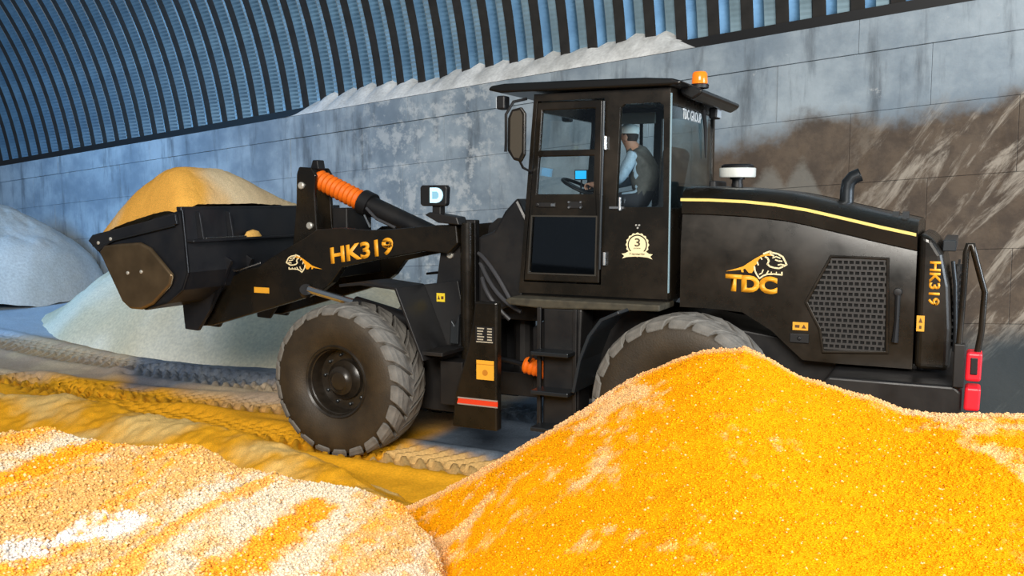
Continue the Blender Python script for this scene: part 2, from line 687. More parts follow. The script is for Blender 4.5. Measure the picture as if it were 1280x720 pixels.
# short end wall at the far left corner
m = MB()
for (t0, t1, z0, z1) in ((0.02, 2.4, -1, 3.52), (2.42, 4.8, -1, 3.52)):
    pass
cs = S1 - 0.25
vs = [wall_world(cs, t, z) for (t, z) in ((0, -1), (9, -1), (9, wtop(cs)), (0, wtop(cs)))] + [wall_world(cs + 0.3, t, z) for (t, z) in ((0, -1), (9, -1), (9, wtop(cs)), (0, wtop(cs)))]
m.add(vs, [(0, 1, 2, 3), (7, 6, 5, 4), (0, 4, 5, 1), (1, 5, 6, 2), (2, 6, 7, 3), (3, 7, 4, 0)])
wl = m.build('wall_left', CONC)
tag(wl, kind='structure')


# ------------------------------------------------------------------ corrugated arched roof, one object per rolled panel
def metal_roof():
    m, nt, N, L, B = new_mat('blue_grey_rolled_steel')
    tc = N.new('ShaderNodeTexCoord')
    n = N.new('ShaderNodeTexNoise')
    n.inputs['Scale'].default_value = 3.0
    n.inputs['Detail'].default_value = 6
    L.new(tc.outputs['Object'], n.inputs['Vector'])
    cr = N.new('ShaderNodeMapRange')
    cr.inputs[1].default_value, cr.inputs[2].default_value = 0.3, 0.7
    L.new(n.outputs['Fac'], cr.inputs[0])
    mx = N.new('ShaderNodeMix')
    mx.data_type = 'RGBA'
    mx.inputs[6].default_value = (0.035, 0.10, 0.175, 1)
    mx.inputs[7].default_value = (0.075, 0.17, 0.265, 1)
    L.new(cr.outputs[0], mx.inputs[0])
    L.new(mx.outputs[2], B.inputs['Base Color'])
    B.inputs['Metallic'].default_value = 0.4
    B.inputs['Roughness'].default_value = 0.4
    return m


ROOFM = metal_roof()
PANM = simple('galvanised_pan', (0.30, 0.44, 0.52), 0.45, 0.3, noise=0.25, nscale=3)
CRESTSHADE = simple('dusty_crest_shaded_web', (0.018, 0.016, 0.014), 0.85, noise=0.4, nscale=4)  # dust on the crest; on the left-facing web it paints in the shade

# arch in (t into the hall, height over springing); gentle start, then rolls over
ARC_R, ARC_A = 8.4, math.radians(8)
LEDGE = -0.42
arch = []
NA = 300
for i in range(NA):
    a = ARC_A + (math.radians(84) - ARC_A) * i / (NA - 1)
    arch.append((ARC_R * (math.cos(ARC_A) - math.cos(a)), ARC_R * (math.sin(a) - math.sin(ARC_A)), a))
ceiling = empty('ceiling', P0, 0)
tag(ceiling, kind='structure')
PER = 0.495
prof = [(0.0, 0.0, 0), (0.105, 0.12, 0), (0.285, 0.12, 1), (0.335, 0.0, 0), (0.495, 0.0, 0)]
# vertices: pan, web, crest, web ; d = depth into the hall
panel_me = None
mb = MB()
npf = len(prof)
for i, (t, h, a) in enumerate(arch):
    nt_, nh_ = math.cos(a), -math.sin(a)     # inward normal of the arch (into the hall, downwards)
    for (u, d, _) in prof:
        w = 0.0016 * (1 if i % 2 else -1) * (1.0 if d < 0.05 else 0.4)
        dd = d + w
        mb.v.append((u, t + nt_ * dd, h + nh_ * dd))
for i in range(NA - 1):
    for k in range(npf - 1):
        mb.f.append((i * npf + k, i * npf + k + 1, (i + 1) * npf + k + 1, (i + 1) * npf + k))
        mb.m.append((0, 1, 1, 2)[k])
first = None
k = 0
s = 46.0
rot = WANG       # local +x runs along the wall to the left, local +y into the hall
while s > -12.9:
    if first is None:
        first = mb.build('roof_panel', [ROOFM, CRESTSHADE, PANM], ceiling, fixn=False)
        o = first
    else:
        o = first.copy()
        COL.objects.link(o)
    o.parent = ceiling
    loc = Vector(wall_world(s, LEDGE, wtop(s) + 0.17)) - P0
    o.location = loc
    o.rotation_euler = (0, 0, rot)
    s -= PER
    k += 1
# dark strip standing in for the shaded gap under the panels
m = MB()
for (s0, s1) in ((S0, S1),):
    vs = []
    for t in (LEDGE - 0.05, LEDGE + 0.16):
        for (s_, d) in ((s0, -0.19), (s1, -0.19), (s1, 0.0), (s0, 0.0)):
            vs.append(wall_world(s_, t, wtop(s_) - d))
    m.add(vs, [(0, 1, 2, 3), (7, 6, 5, 4), (0, 4, 5, 1), (1, 5, 6, 2), (2, 6, 7, 3), (3, 7, 4, 0)])
gap_shade = m.build('gap_shade_1', DARK)
tag(gap_shade, kind='structure')


# ------------------------------------------------------------------ the loader
RZ = math.radians(154)
loader = empty('wheel_loader', (1.99, 9.13, 0.0), RZ)
tag(loader, 'black wheel loader with yellow lettering and a raised bucket full of grain', 'loader')
FA = 3.61     # front axle

# --- chassis
m = MB()
m.prism([(-2.0, 0.62), (1.75, 0.62), (1.75, 1.30), (1.2, 1.62), (-1.9, 1.2)], -0.48, 0.48)
m.box((-0.25, -1.0, 0.62), (0.25, 1.0, 0.98))
m.build('rear_chassis', BLACKD, loader, bevel=0.015)
m = MB()
m.prism([(2.36, 0.35), (2.36, 2.39), (2.62, 2.39), (2.74, 2.30), (2.86, 1.55), (3.2, 1.25), (4.25, 1.15), (4.4, 0.8), (4.25, 0.45), (2.9, 0.35)], 0.46, 0.56)
m.prism([(2.36, 0.35), (2.36, 2.39), (2.62, 2.39), (2.74, 2.30), (2.86, 1.55), (3.2, 1.25), (4.25, 1.15), (4.4, 0.8), (4.25, 0.45), (2.9, 0.35)], -0.56, -0.46)
m.box((2.5, -0.46, 0.45), (2.6, 0.46, 2.0))
m.box((2.9, -0.46, 0.5), (4.2, 0.46, 1.05))
m.box((FA - 0.22, -1.0, 0.52), (FA + 0.22, 1.0, 0.92))
m.build('front_chassis', BLACKD, loader, bevel=0.012)
m = MB()
m.tube([(2.43, 0.57, 0.4), (2.43, 0.60, 1.2), (2.43, 0.60, 2.36)], 0.075, 12)
m.build('tower_post', BLACK, loader, smooth=True)
m = MB()
m.box((1.70, -0.35, 0.55), (2.42, 0.35, 0.80))
m.box((1.70, -0.35, 1.35), (2.42, 0.35, 1.62))
m.tube([(2.06, 0, 0.5), (2.06, 0, 1.7)], 0.12, 14)
m.build('articulation_joint', BLACKD, loader, bevel=0.01)
# dark bulkhead with valves between the tower and the cab
m = MB()
m.prism([(1.80, 1.55), (1.74, 2.40), (1.86, 2.62), (2.0, 2.48), (2.12, 2.28), (2.3, 2.22), (2.3, 1.4)], -0.55, 0.62)
m.build('front_cowl', BLACKD, loader, bevel=0.03)
for i, (a, b, c_) in enumerate([((2.3, 0.6, 2.05), (2.05, 0.78, 1.95), (1.86, 0.74, 1.58)), ((2.28, 0.6, 1.95), (2.0, 0.82, 1.6), (1.72, 0.8, 1.50)), ((2.25, 0.62, 1.8), (2.12, 0.8, 1.62), (1.9, 0.7, 1.4))]):
    m = MB()
    pts = []
    for k in range(9):
        t = k / 8
        A, Bp, Cp = Vector(a), Vector(b), Vector(c_)
        pts.append(A * (1 - t) ** 2 + Bp * 2 * t * (1 - t) + Cp * t * t)
    m.tube(pts, 0.022, 8)
    m.build('hydraulic_hose', GREYM, loader, smooth=True)


# --- wheels: tyre mesh with rim, hub, nuts and tread lugs as sub-parts
def tyre_profile():
    out = [(0.17, 0.36), (0.235, 0.37), (0.27, 0.42), (0.298, 0.50), (0.305, 0.58), (0.295, 0.66), (0.275, 0.715), (0.235, 0.75), (0.12, 0.758), (0.0, 0.76)]
    return out + [(-w, r) for (w, r) in reversed(out[:-1])]


LUG_N = 22
lug_me = {}
for sd in (1, -1):
    mb = MB()
    path = [(-0.012, 0.802), (0.10, 0.804), (0.20, 0.798), (0.258, 0.778), (0.284, 0.735), (0.291, 0.705)]
    inner = [(-0.012, 0.74), (0.10, 0.74), (0.20, 0.735), (0.232, 0.72), (0.25, 0.70), (0.265, 0.69)]
    vs = []
    for i, ((w, r), (wi, ri)) in enumerate(zip(path, inner)):
        ang = 0.26 * max(w, 0) / 0.26 - 0.02
        half = (0.112, 0.116, 0.118, 0.118, 0.112, 0.100)[i]
        for (ww, rr, hh) in ((w, r, -half), (w, r, half), (wi, ri, half * 1.08), (wi, ri, -half * 1.08)):
            a = ang + hh
            vs.append((rr * math.sin(a), ww * sd, rr * math.cos(a)))
    fs = []
    for i in range(len(path) - 1):
        o = i * 4
        for k in range(4):
            k2 = (k + 1) % 4
            fs.append((o + k, o + k2, o + 4 + k2, o + 4 + k))
    e = (len(path) - 1) * 4
    fs += [(0, 3, 2, 1), (e, e + 1, e + 2, e + 3)]
    mb.add(vs, fs)
    lug_me[sd] = mb
tyre_src = rim_src = None


def make_wheel(p, q, z, side, phase):
    global tyre_src, rim_src
    m_ = MB()
    m_.lathe(tyre_profile(), (0, 0, 0), 'q', 64, closed=False, caps=False)
    t = m_.build('wheel', RUBBER, loader, smooth=True)
    t.location = (p, q, z)
    t['label'] = 'wide black rubber tyre'
    t.rotation_euler = (0, phase, 0)
    # deep dished rim
    m_ = MB()
    m_.lathe([(0.245, 0.385), (0.262, 0.372), (0.25, 0.352), (0.20, 0.338), (0.12, 0.325), (0.06, 0.318), (0.055, 0.20), (0.03, 0.19), (0.03, 0.0)], (0, 0, 0), 'q', 48)
    m_.lathe([(0.205, 0.352), (0.215, 0.342), (0.205, 0.332), (0.195, 0.336)], (0, 0, 0), 'q', 48, closed=True)
    for i in range(len(m_.v)):
        x, y, zz = m_.v[i]
        m_.v[i] = (x, y * side, zz)
    m_.build('rim', RIMM, t, smooth=True)
    m_ = MB()
    m_.lathe([(0.03, 0.215), (0.10, 0.205), (0.125, 0.17), (0.165, 0.15), (0.175, 0.11), (0.195, 0.09), (0.20, 0.0)], (0, 0, 0), 'q', 32)
    for i in range(len(m_.v)):
        x, y, zz = m_.v[i]
        m_.v[i] = (x, y * side, zz)
    m_.build('hub', RIMM, t, smooth=True)
    if side > 0:
        nut = None
        for k in range(10):
            a = 2 * math.pi * k / 10 + 0.2
            if nut is None:
                m_ = MB()
                m_.lathe([(0.05, 0.017), (0.085, 0.017), (0.09, 0.010), (0.09, 0.0)], (0, 0, 0), 'q', 6)
                nut = m_.build('wheel_nut', SHEETM, t)
                nut.location = (0.262 * math.cos(a), 0, 0.262 * math.sin(a))
            else:
                inst(nut, t, (0.262 * math.cos(a), 0, 0.262 * math.sin(a)))
    srcs = {}
    for sd in (1, -1):
        for k in range(LUG_N):
            a = 2 * math.pi * (k + (0.5 if sd < 0 else 0)) / LUG_N
            if sd not in srcs:
                l = lug_me[sd]
                mm = MB()
                mm.v, mm.f, mm.m = list(l.v), list(l.f), list(l.m)
                srcs[sd] = mm.build('tread_lug', LUGM, t, bevel=0.006, segs=1)
                srcs[sd].rotation_euler = (0, a, 0)
            else:
                inst(srcs[sd], t, (0, 0, 0), (0, a, 0))
    return t


make_wheel(FA, 1.05, 0.72, 1, 0.1)
make_wheel(0.0, 1.05, 0.80, 1, 0.3)
make_wheel(FA, -1.05, 0.72, -1, 0.0)
make_wheel(0.0, -1.05, 0.80, -1, 0.2)

# --- engine hood
st = [(0.15, 1.62, 2.63), (-0.10, 1.62, 2.625), (-0.42, 1.60, 2.61), (-0.68, 1.45, 2.585), (-0.80, 1.34, 2.57), (-0.95, 1.21, 2.54), (-1.25, 1.20, 2.47), (-1.55, 1.20, 2.40), (-1.83, 1.20, 2.34)]
m = MB()
vs, fs = [], []
sec_n = None
for (p, zb, zt) in st:
    half = [(0.0, zt + 0.10), (0.35, zt + 0.095), (0.58, zt + 0.075), (0.67, zt + 0.035), (0.715, zt - 0.02), (0.705, zt - 0.155), (0.68, zt - 0.165), (0.72, zt - 0.42), (0.72, zt - 0.6), (0.72, zb), (0.66, zb), (0.66, zb + 0.05)]
    sec = [(q, z) for (q, z) in half] + [(-q, z) for (q, z) in reversed(half[1:])]
    sec_n = len(sec)
    vs += [(p, q, z) for (q, z) in sec]
for i in range(len(st) - 1):
    for k in range(sec_n - 1):
        fs.append((i * sec_n + k, i * sec_n + k + 1, (i + 1) * sec_n + k + 1, (i + 1) * sec_n + k))
fs += [tuple(range(sec_n)), tuple(range((len(st) - 1) * sec_n, len(st) * sec_n))]
m.add(vs, fs)
hood = m.build('engine_hood', BLACK, loader, smooth=True)
# pale yellow stripe along the shoulder
m = MB()
line = [(0.16, 2.60), (-0.10, 2.597), (-0.42, 2.582), (-0.68, 2.556), (-0.95, 2.512), (-1.25, 2.443), (-1.55, 2.372), (-1.82, 2.314)]
for (a, b) in zip(line[:-1], line[1:]):
    m.prism([(a[0], a[1] + 0.012), (b[0], b[1] + 0.012), (b[0], b[1] - 0.014), (a[0], a[1] - 0.014)], 0.71, 0.722)
m.build('stripe', PALEY, hood)
# rear hood section
m = MB()
m.prism([(-1.845, 1.20), (-1.845, 2.335), (-1.95, 2.29), (-2.03, 2.16), (-2.085, 1.9), (-2.11, 1.55), (-2.11, 1.20)], -0.72, 0.72)
rh = m.build('rear_hood', BLACK, loader, bevel=0.05, segs=4)
text_obj('lettering', 'HK319', AMBER, rh, (-1.93, 0.7215, 2.10), (0, 0, -1), (-1, 0, 0), 0.36, 0.085, 0.032, label='yellow HK319 lettering reading downwards')
m = MB()
m.box((-2.13, -0.5, 1.35), (-2.15, 0.5, 2.05))
for k in range(12):
    m.box((-2.11, -0.5, 1.36 + 0.057 * k), (-2.165, 0.5, 1.38 + 0.057 * k))
m.build('radiator_grille', DARK, loader)
m = MB()
m.box((-2.02, -0.66, 2.18), (-2.12, 0.66, 2.27))
m.tube([(-2.10, 0.60, 2.1), (-2.125, 0.60, 1.9), (-2.14, 0.60, 1.55), (-2.14, 0.60, 1.35)], 0.018, 8)
m.build('rear_lip', SHEETM, loader, bevel=0.01)
# side grille
G_POLY = [(-1.17, 2.11), (-1.60, 2.10), (-1.62, 1.34), (-1.13, 1.31), (-1.10, 1.50), (-0.985, 1.72)]


def gx(z):   # left boundary of the grille at height z
    return float(np.interp(z, [1.31, 1.50, 1.72, 2.11], [-1.13, -1.10, -0.985, -1.17]))


m = MB()
m.prism(G_POLY, 0.715, 0.722)
gback = m.build('side_grille', simple('grille_void', (0.002, 0.002, 0.002), 0.9), loader)
m = MB()
rows = 17
for r in range(rows + 1):
    z = 1.33 + (2.095 - 1.33) * r / rows
    m.box((gx(z), 0.724, z - 0.009), (-1.61, 0.738, z + 0.009))
for r in range(rows):
    z = 1.33 + (2.095 - 1.33) * (r + 0.5) / rows
    off = 0.0 if r % 2 else 0.012
    x = -1.60 + off
    while x < gx(z) - 0.01:
        m.box((x - 0.007, 0.724, z - 0.018), (x + 0.007, 0.737, z + 0.018))
        x += 0.047
m.build('slotted_plate', simple('grille_grey', (0.035, 0.032, 0.030), 0.5), gback)
m = MB()
cl = G_POLY + [G_POLY[0]]
out = []
cx, cz = -1.32, 1.72
big = [(cx + (p - cx) * 1.09, cz + (z - cz) * 1.06) for (p, z) in G_POLY]
m.prism(big, 0.716, 0.746, holes=[G_POLY])
m.build('grille_frame', BLACK, gback, bevel=0.006)
# hood side latch bar with knob
m = MB()
m.tube([(-1.70, 0.75, 1.83), (-1.70, 0.755, 1.6), (-1.69, 0.75, 1.42)], [0.022, 0.018, 0.028], 8)
m.lathe([(0.0, 0.0), (0.0, 0.035), (0.03, 0.03), (0.035, 0.0)], (-1.70, 0.74, 1.84), 'q', 12)
m.build('latch_handle', DARK, hood, smooth=True)
m = MB()
m.box((-0.84, 0.722, 1.36), (-1.0, 0.74, 1.44))
m.lathe([(0.0, 0.02), (0.012, 0.015), (0.012, 0.0)], (-0.92, 0.738, 1.40), 'q', 10)
m.build('fuel_flap', DARK, hood, bevel=0.006)


def sticker(name, p0, p1, z0, z1, q, parent, mat=STICK, marks=True, split=False):
    mm_ = MB()
    mm_.box((p0, q, z0), (p1, q + 0.004, z1))
    o = mm_.build(name, mat, parent)
    if marks:
        k = MB()
        w, h = (p1 - p0), (z1 - z0)
        if split:
            k.prism([(p0 + w * .25, z0 + h * .55), (p0 + w * .75, z0 + h * .55), (p0 + w * .5, z0 + h * .88)], q + 0.004, q + 0.006)
            k.box((p0 + w * .35, q + 0.004, z0 + h * .16), (p0 + w * .65, q + 0.006, z0 + h * .36))
        else:
            k.prism([(p0 + w * .12, z0 + h * .25), (p0 + w * .42, z0 + h * .25), (p0 + w * .27, z0 + h * .75)], q + 0.004, q + 0.006)
            k.box((p0 + w * .55, q + 0.004, z0 + h * .3), (p0 + w * .85, q + 0.006, z0 + h * .65))
        k.build('warning_symbol', simple('sticker_ink', (0.12, 0.05, 0.01), 0.6) if 'sticker_ink' not in MATS else MATS['sticker_ink'], o)
    return o


sticker('warning_sticker', -0.99, -0.86, 1.47, 1.54, 0.722, loader)
sticker('warning_sticker', -1.91, -1.85, 1.52, 1.65, 0.722, loader, split=True)


# emblem: a crouching cat over the letters, drawn in 2D (unit = crop pixels of the decal)
def emblem(parent, origin, sx, sz, q, name='emblem', rot=0.0, label=None):
    cr, sr = math.cos(rot), math.sin(rot)

    def T(p):
        x, y = p[0] * sx, -p[1] * sz
        return (origin[0] + x * cr - y * sr, origin[1] + x * sr + y * cr)
    m_ = MB()
    body = [(130, 360), (260, 322), (345, 292), (420, 238), (500, 183), (570, 143), (640, 122), (695, 130), (712, 152), (640, 150), (572, 166), (530, 205), (510, 255), (478, 285), (478, 330), (452, 372), (415, 372), (368, 318), (345, 330), (352, 366), (325, 366), (318, 335), (255, 345)]
    m_.prism([T(p) for p in body], q, q + 0.004)
    k = abs(sx)

    def S(pts, w, mi=1):
        m_.stroke([T(p) for p in pts], w * k, q, 0.005, mi)
    S([(590, 128), (665, 98), (690, 112), (760, 126), (820, 160), (850, 215), (868, 255), (830, 278), (780, 303), (720, 298), (670, 284), (640, 255), (655, 215), (640, 180), (612, 165)], 20)
    S([(665, 98), (674, 132), (712, 152)], 18)
    S([(735, 200), (770, 212), (812, 214)], 16)
    S([(768, 262), (800, 254), (840, 262)], 16)
    S([(700, 178), (740, 160), (790, 178)], 14)
    S([(482, 290), (490, 345), (515, 392), (548, 436), (590, 402), (640, 380), (720, 375), (815, 382), (815, 350)], 18)
    S([(590, 328), (575, 368), (545, 385)], 14)
    S([(652, 340), (632, 376)], 14)
    S([(555, 175), (572, 198)], 14)
    S([(516, 232), (528, 270)], 16)
    S([(690, 350), (684, 372)], 10)
    S([(750, 350), (746, 374)], 10)
    o = m_.build(name, [AMBER, CREAM], parent, fixn=False)
    if label:
        o['label'] = label
    return o


# hood decal: 780 crop px across = 0.545 m
kx = 0.50 / 700.0
emblem(loader, (-0.26 + 120 * kx, 1.955 + 370 * 0.00071), -kx, 0.00071, 0.722, label='yellow cat emblem over TDC lettering on the hood')
text_obj('lettering', 'TDC', AMBER, loader, (-0.265, 0.722, 1.785), (-1, 0, -0.03), (0, 0, 1), 0.455, 0.155, 0.06, label='yellow TDC lettering under the cat emblem')

# stack, pre-cleaner, panel bits on the hood
m = MB()
m.lathe([(0.0, 0.055), (0.06, 0.055), (0.06, 0.05), (0.10, 0.05), (0.10, 0.07), (0.12, 0.07)], (-0.19, 0, 2.69), 'z', 20)
pc = m.build('air_precleaner', DARK, loader, smooth=True)
m = MB()
m.lathe([(0.0, 0.12), (0.0, 0.165), (0.012, 0.172), (0.085, 0.172), (0.09, 0.165), (0.09, 0.0)], (-0.19, 0, 2.81), 'z', 32)
m.build('white_band', PRECL, pc, smooth=True)
m = MB()
m.lathe([(0.0, 0.15), (0.02, 0.155), (0.035, 0.13), (0.035, 0.0)], (-0.19, 0, 2.90), 'z', 32)
m.build('cap', DARK, pc, smooth=True)
m = MB()
m.box((0.05, -0.3, 2.70), (-0.02, 0.15, 2.78))
m.build('cab_rear_duct', DARK, loader, bevel=0.02)
m = MB()
pts = [(-1.19, 0, 2.45), (-1.19, 0, 2.68), (-1.20, 0, 2.75), (-1.24, 0, 2.80), (-1.30, 0, 2.825)]
m.tube(pts, 0.062, 16, cap=False)
m.tube(pts, 0.054, 16, cap=False)
m.build('exhaust_pipe', SHEETM, loader, smooth=True)
m = MB()
for (p, q) in ((-1.45, 0.3), (-1.62, 0.45), (-1.70, 0.5)):
    m.box((p, q - 0.05, 2.44 - 0.0), (p - 0.05, q + 0.05, 2.50))
m.build('hood_hinge', SHEETM, hood)

# counterweight, tail lamps and guard rail
m = MB()
m.prism([(-1.18, 0.62), (-1.18, 1.12), (-1.22, 1.165), (-2.16, 1.165), (-2.21, 1.12), (-2.21, 0.55), (-2.1, 0.48), (-1.35, 0.48)], -1.16, 1.16)
m.build('counterweight', BLACKD, loader, bevel=0.025, segs=3)
for zz0, zz1, nm in ((0.985, 1.17, 'tail_reflector'), (1.215, 1.44, 'tail_lamp')):
    m = MB()
    m.prism([(-2.225, zz0), (-2.335, zz0), (-2.34, zz1), (-2.23, zz1)], 0.98, 1.19)
    o = m.build(nm, REDS, loader, bevel=0.022, segs=3)
    o['label'] = 'red lamp at the tail'
    if nm == 'tail_lamp':
        m = MB()
        m.box((-2.26, 1.185, 1.27), (-2.31, 1.20, 1.40))
        m.build('lamp_inset', DARK, o, bevel=0.006)
m = MB()
m.tube([(-2.175, 1.15, 1.15), (-2.175, 1.15, 1.5), (-2.19, 1.15, 1.9), (-2.195, 1.15, 2.2), (-2.21, 1.15, 2.26), (-2.235, 1.15, 2.26), (-2.25, 1.15, 2.20), (-2.30, 1.13, 2.02), (-2.335, 1.12, 1.90), (-2.325, 1.12, 1.6), (-2.30, 1.12, 1.40)], 0.024, 10)
m.build('guard_rail', BLACK, loader, smooth=True)
m = MB()
m.box((-2.14, 1.1, 1.16), (-2.22, 1.2, 1.5))
m.box((-2.16, 0.7, 1.16), (-2.22, 1.16, 1.22))
m.build('rail_bracket', BLACKD, loader, bevel=0.01)

# --- cab
side_outer = [(0.24, 1.69), (0.24, 3.60), (1.58, 3.60), (1.74, 1.69)]
door_open = [(0.885, 1.80), (0.865, 3.53), (1.545, 3.53), (1.69, 1.80)]
rear_side = [(0.29, 2.53), (0.30, 3.44), (0.34, 3.47), (0.67, 3.47), (0.71, 3.44), (0.745, 2.53)]
m = MB()
m.prism(side_outer, 0.755, 0.82, holes=[door_open, rear_side])
m.prism(side_outer, -0.82, -0.755, holes=[[(0.90, 2.5), (0.88, 3.47), (1.50, 3.47), (1.60, 2.5)], [(0.30, 2.53), (0.30, 3.46), (0.80, 3.46), (0.82, 2.53)]])
m.box((0.24, -0.755, 3.46), (0.31, 0.755, 3.60))
m.box((0.24, -0.755, 1.69), (0.30, 0.755, 2.52))
m.prism([(1.56, 3.44), (1.50, 3.60), (1.58, 3.60), (1.60, 3.44)], -0.755, 0.755)
m.prism([(1.70, 1.69), (1.64, 2.45), (1.68, 2.45), (1.74, 1.69)], -0.755, 0.755)
m.box((0.26, -0.755, 1.66), (1.72, 0.755, 1.70))
m.box((0.26, -0.755, 3.56), (1.56, 0.755, 3.60))
cab = m.build('cab', BLACK, loader, bevel=0.012)
m = MB()
m.box((0.255, -0.75, 2.52), (0.265, 0.75, 3.46))
rw = m.build('rear_window', GLASSR, loader)
text_obj('lettering', 'TDC', WHITE, rw, (0.2535, 0.36, 3.355), (0, -1, 0), (0, 0, 1), 0.22, 0.10, 0.02, 0.002, label='white TDC lettering on the rear glass')
text_obj('lettering', 'GROUP', WHITE, rw, (0.2535, 0.09, 3.355), (0, -1, 0), (0, 0, 1), 0.40, 0.10, 0.02, 0.002, label='white GROUP lettering on the rear glass')
m = MB()
m.tube([(0.235, -0.30, 3.50), (0.228, -0.36, 3.3), (0.232, -0.42, 3.02)], [0.018, 0.012, 0.008], 8)
m.tube([(0.235, -0.36, 3.50), (0.228, -0.42, 3.3), (0.232, -0.42, 3.02)], [0.012, 0.010, 0.008], 8)
m.build('wiper', DARK, rw, smooth=True)
m = MB()
m.box((0.235, 0.775, 1.75), (0.25, 0.81, 3.55))
m.build('rear_corner_strip', simple('glass_edge_strip', (0.30, 0.42, 0.46), 0.2), loader)
for nm, poly, q in (('side_window', rear_side, 0.79), ('side_window', [(0.30, 2.53), (0.30, 3.46), (0.80, 3.46), (0.82, 2.53)], -0.79), ('side_window', [(0.90, 2.5), (0.88, 3.47), (1.50, 3.47), (1.60, 2.5)], -0.79)):
    m = MB()
    m.prism(poly, q - 0.004, q + 0.004)
    m.build(nm, GLASS, loader)
m = MB()
m.prism([(1.655, 2.45), (1.575, 3.44), (1.585, 3.44), (1.665, 2.45)], -0.755, 0.755)
m.build('windscreen', GLASS, loader)
# door
d_out = [(0.90, 1.815), (0.88, 3.515), (1.535, 3.515), (1.675, 1.815)]
w_up = [(0.955, 3.065), (0.95, 3.44), (1.485, 3.44), (1.512, 3.065)]
w_mid = [(0.96, 2.65), (0.955, 3.005), (1.517, 3.005), (1.543, 2.65)]
w_low = [(0.94, 1.895), (0.93, 2.435), (1.585, 2.435), (1.62, 1.895)]
m = MB()
m.prism(d_out, 0.79, 0.838, holes=[w_up, w_mid, w_low])
door = m.build('cab_door', BLACK, loader, bevel=0.01)
for poly, mt, nm in ((w_up, GLASS, 'upper_pane'), (w_mid, GLASS, 'middle_pane'), (w_low, GLASSD, 'lower_pane')):
    m = MB()
    m.prism(poly, 0.808, 0.816)
    m.build(nm, mt, door)
for poly in (w_low,):
    cx, cz = 1.27, 2.165
    m = MB()
    m.prism([(cx + (p - cx) * 1.04, cz + (z - cz) * 1.05) for (p, z) in poly], 0.836, 0.846, holes=[poly])
    m.build('pane_seal', simple('seal_rubber', (0.03, 0.026, 0.02), 0.5), door)
m = MB()
m.box((1.52, 0.838, 2.525), (1.34, 0.853, 2.57))
m.lathe([(0.0, 0.022), (0.02, 0.018), (0.02, 0.0)], (1.53, 0.838, 2.55), 'q', 10)
m.build('door_handle', BLACKD, door, bevel=0.006)
m = MB()
m.box((1.385, 0.85, 2.535), (1.345, 0.858, 2.56))
m.build('handle_end', CHROME, door)
m = MB()
m.box((1.21, 0.838, 2.52), (1.07, 0.85, 2.58))
for (p, z) in ((1.20, 2.575), (1.08, 2.575), (1.20, 2.525), (1.08, 2.525)):
    m.lathe([(0.0, 0.014), (0.012, 0.010), (0.012, 0.0)], (p, 0.85, z), 'q', 8, mi=1)
m.build('door_lock', [DARK, CHROME], door)
m = MB()
m.tube([(0.855, 0.86, 3.50), (0.86, 0.865, 3.1), (0.875, 0.865, 2.5), (0.885, 0.86, 1.95)], 0.012, 8)
m.build('grab_rail', SHEETM, loader, smooth=True)
for zz in (3.12, 2.05):
    m = MB()
    m.tube([(0.845, 0.845, zz - 0.06), (0.845, 0.845, zz + 0.06)], 0.018, 8)
    m.build('door_hinge', CHROME, door, smooth=True)
m = MB()
m.box((0.80, 0.822, 2.515), (0.66, 0.845, 2.535))
m.tube([(0.70, 0.84, 2.50), (0.70, 0.84, 2.62)], 0.014, 8)
m.build('window_catch', CHROME, loader)
# warranty rosette on the cab side
m = MB()
bc = (0.53, 2.185)
n = 44
outer = []
for i in range(n * 2):
    a = 2 * math.pi * i / (n * 2)
    r = 0.108 + 0.005 * math.cos(a * 16)
    outer.append((bc[0] + r * math.cos(a), bc[1] + r * math.sin(a)))
inner = [(bc[0] + 0.094 * math.cos(2 * math.pi * i / 40), bc[1] + 0.094 * math.sin(2 * math.pi * i / 40)) for i in range(40)]
m.prism(outer, 0.82, 0.824, holes=[inner])
m.prism([(bc[0] + 0.082 * math.cos(2 * math.pi * i / 40), bc[1] + 0.082 * math.sin(2 * math.pi * i / 40)) for i in range(40)], 0.82, 0.824)
m.prism([(0.645, 2.105), (0.61, 2.125), (0.45, 2.125), (0.415, 2.105), (0.38, 2.10), (0.405, 2.08), (0.385, 2.055), (0.43, 2.07), (0.53, 2.078), (0.63, 2.07), (0.675, 2.055), (0.655, 2.08), (0.68, 2.10)], 0.8245, 0.827)
badge = m.build('warranty_badge', CREAM, loader)
badge['label'] = 'cream rosette with the number 3 and a ribbon'
INK = simple('badge_ink', (0.06, 0.045, 0.02), 0.6)
text_obj('lettering', '3', INK, badge, (0.555, 0.824, 2.17), (-1, 0, 0), (0, 0, 1), 0.052, 0.075, 0.012, 0.002)
text_obj('lettering', 'роки', INK, badge, (0.562, 0.824, 2.145), (-1, 0, 0), (0, 0, 1), 0.062, 0.013, 0.0, 0.002)
text_obj('lettering', 'Гарантія', INK, badge, (0.60, 0.827, 2.087), (-1, 0, 0), (0, 0, 1), 0.14, 0.024, 0.01, 0.002)
m = MB()
for (p, z) in ((0.545, 2.365), (0.515, 2.365), (0.53, 2.34)):
    m.lathe([(0.0, 0.010), (0.008, 0.008), (0.008, 0.0)], (p, 0.82, z), 'q', 8)
m.build('rivet_cluster', BOLTM, loader)

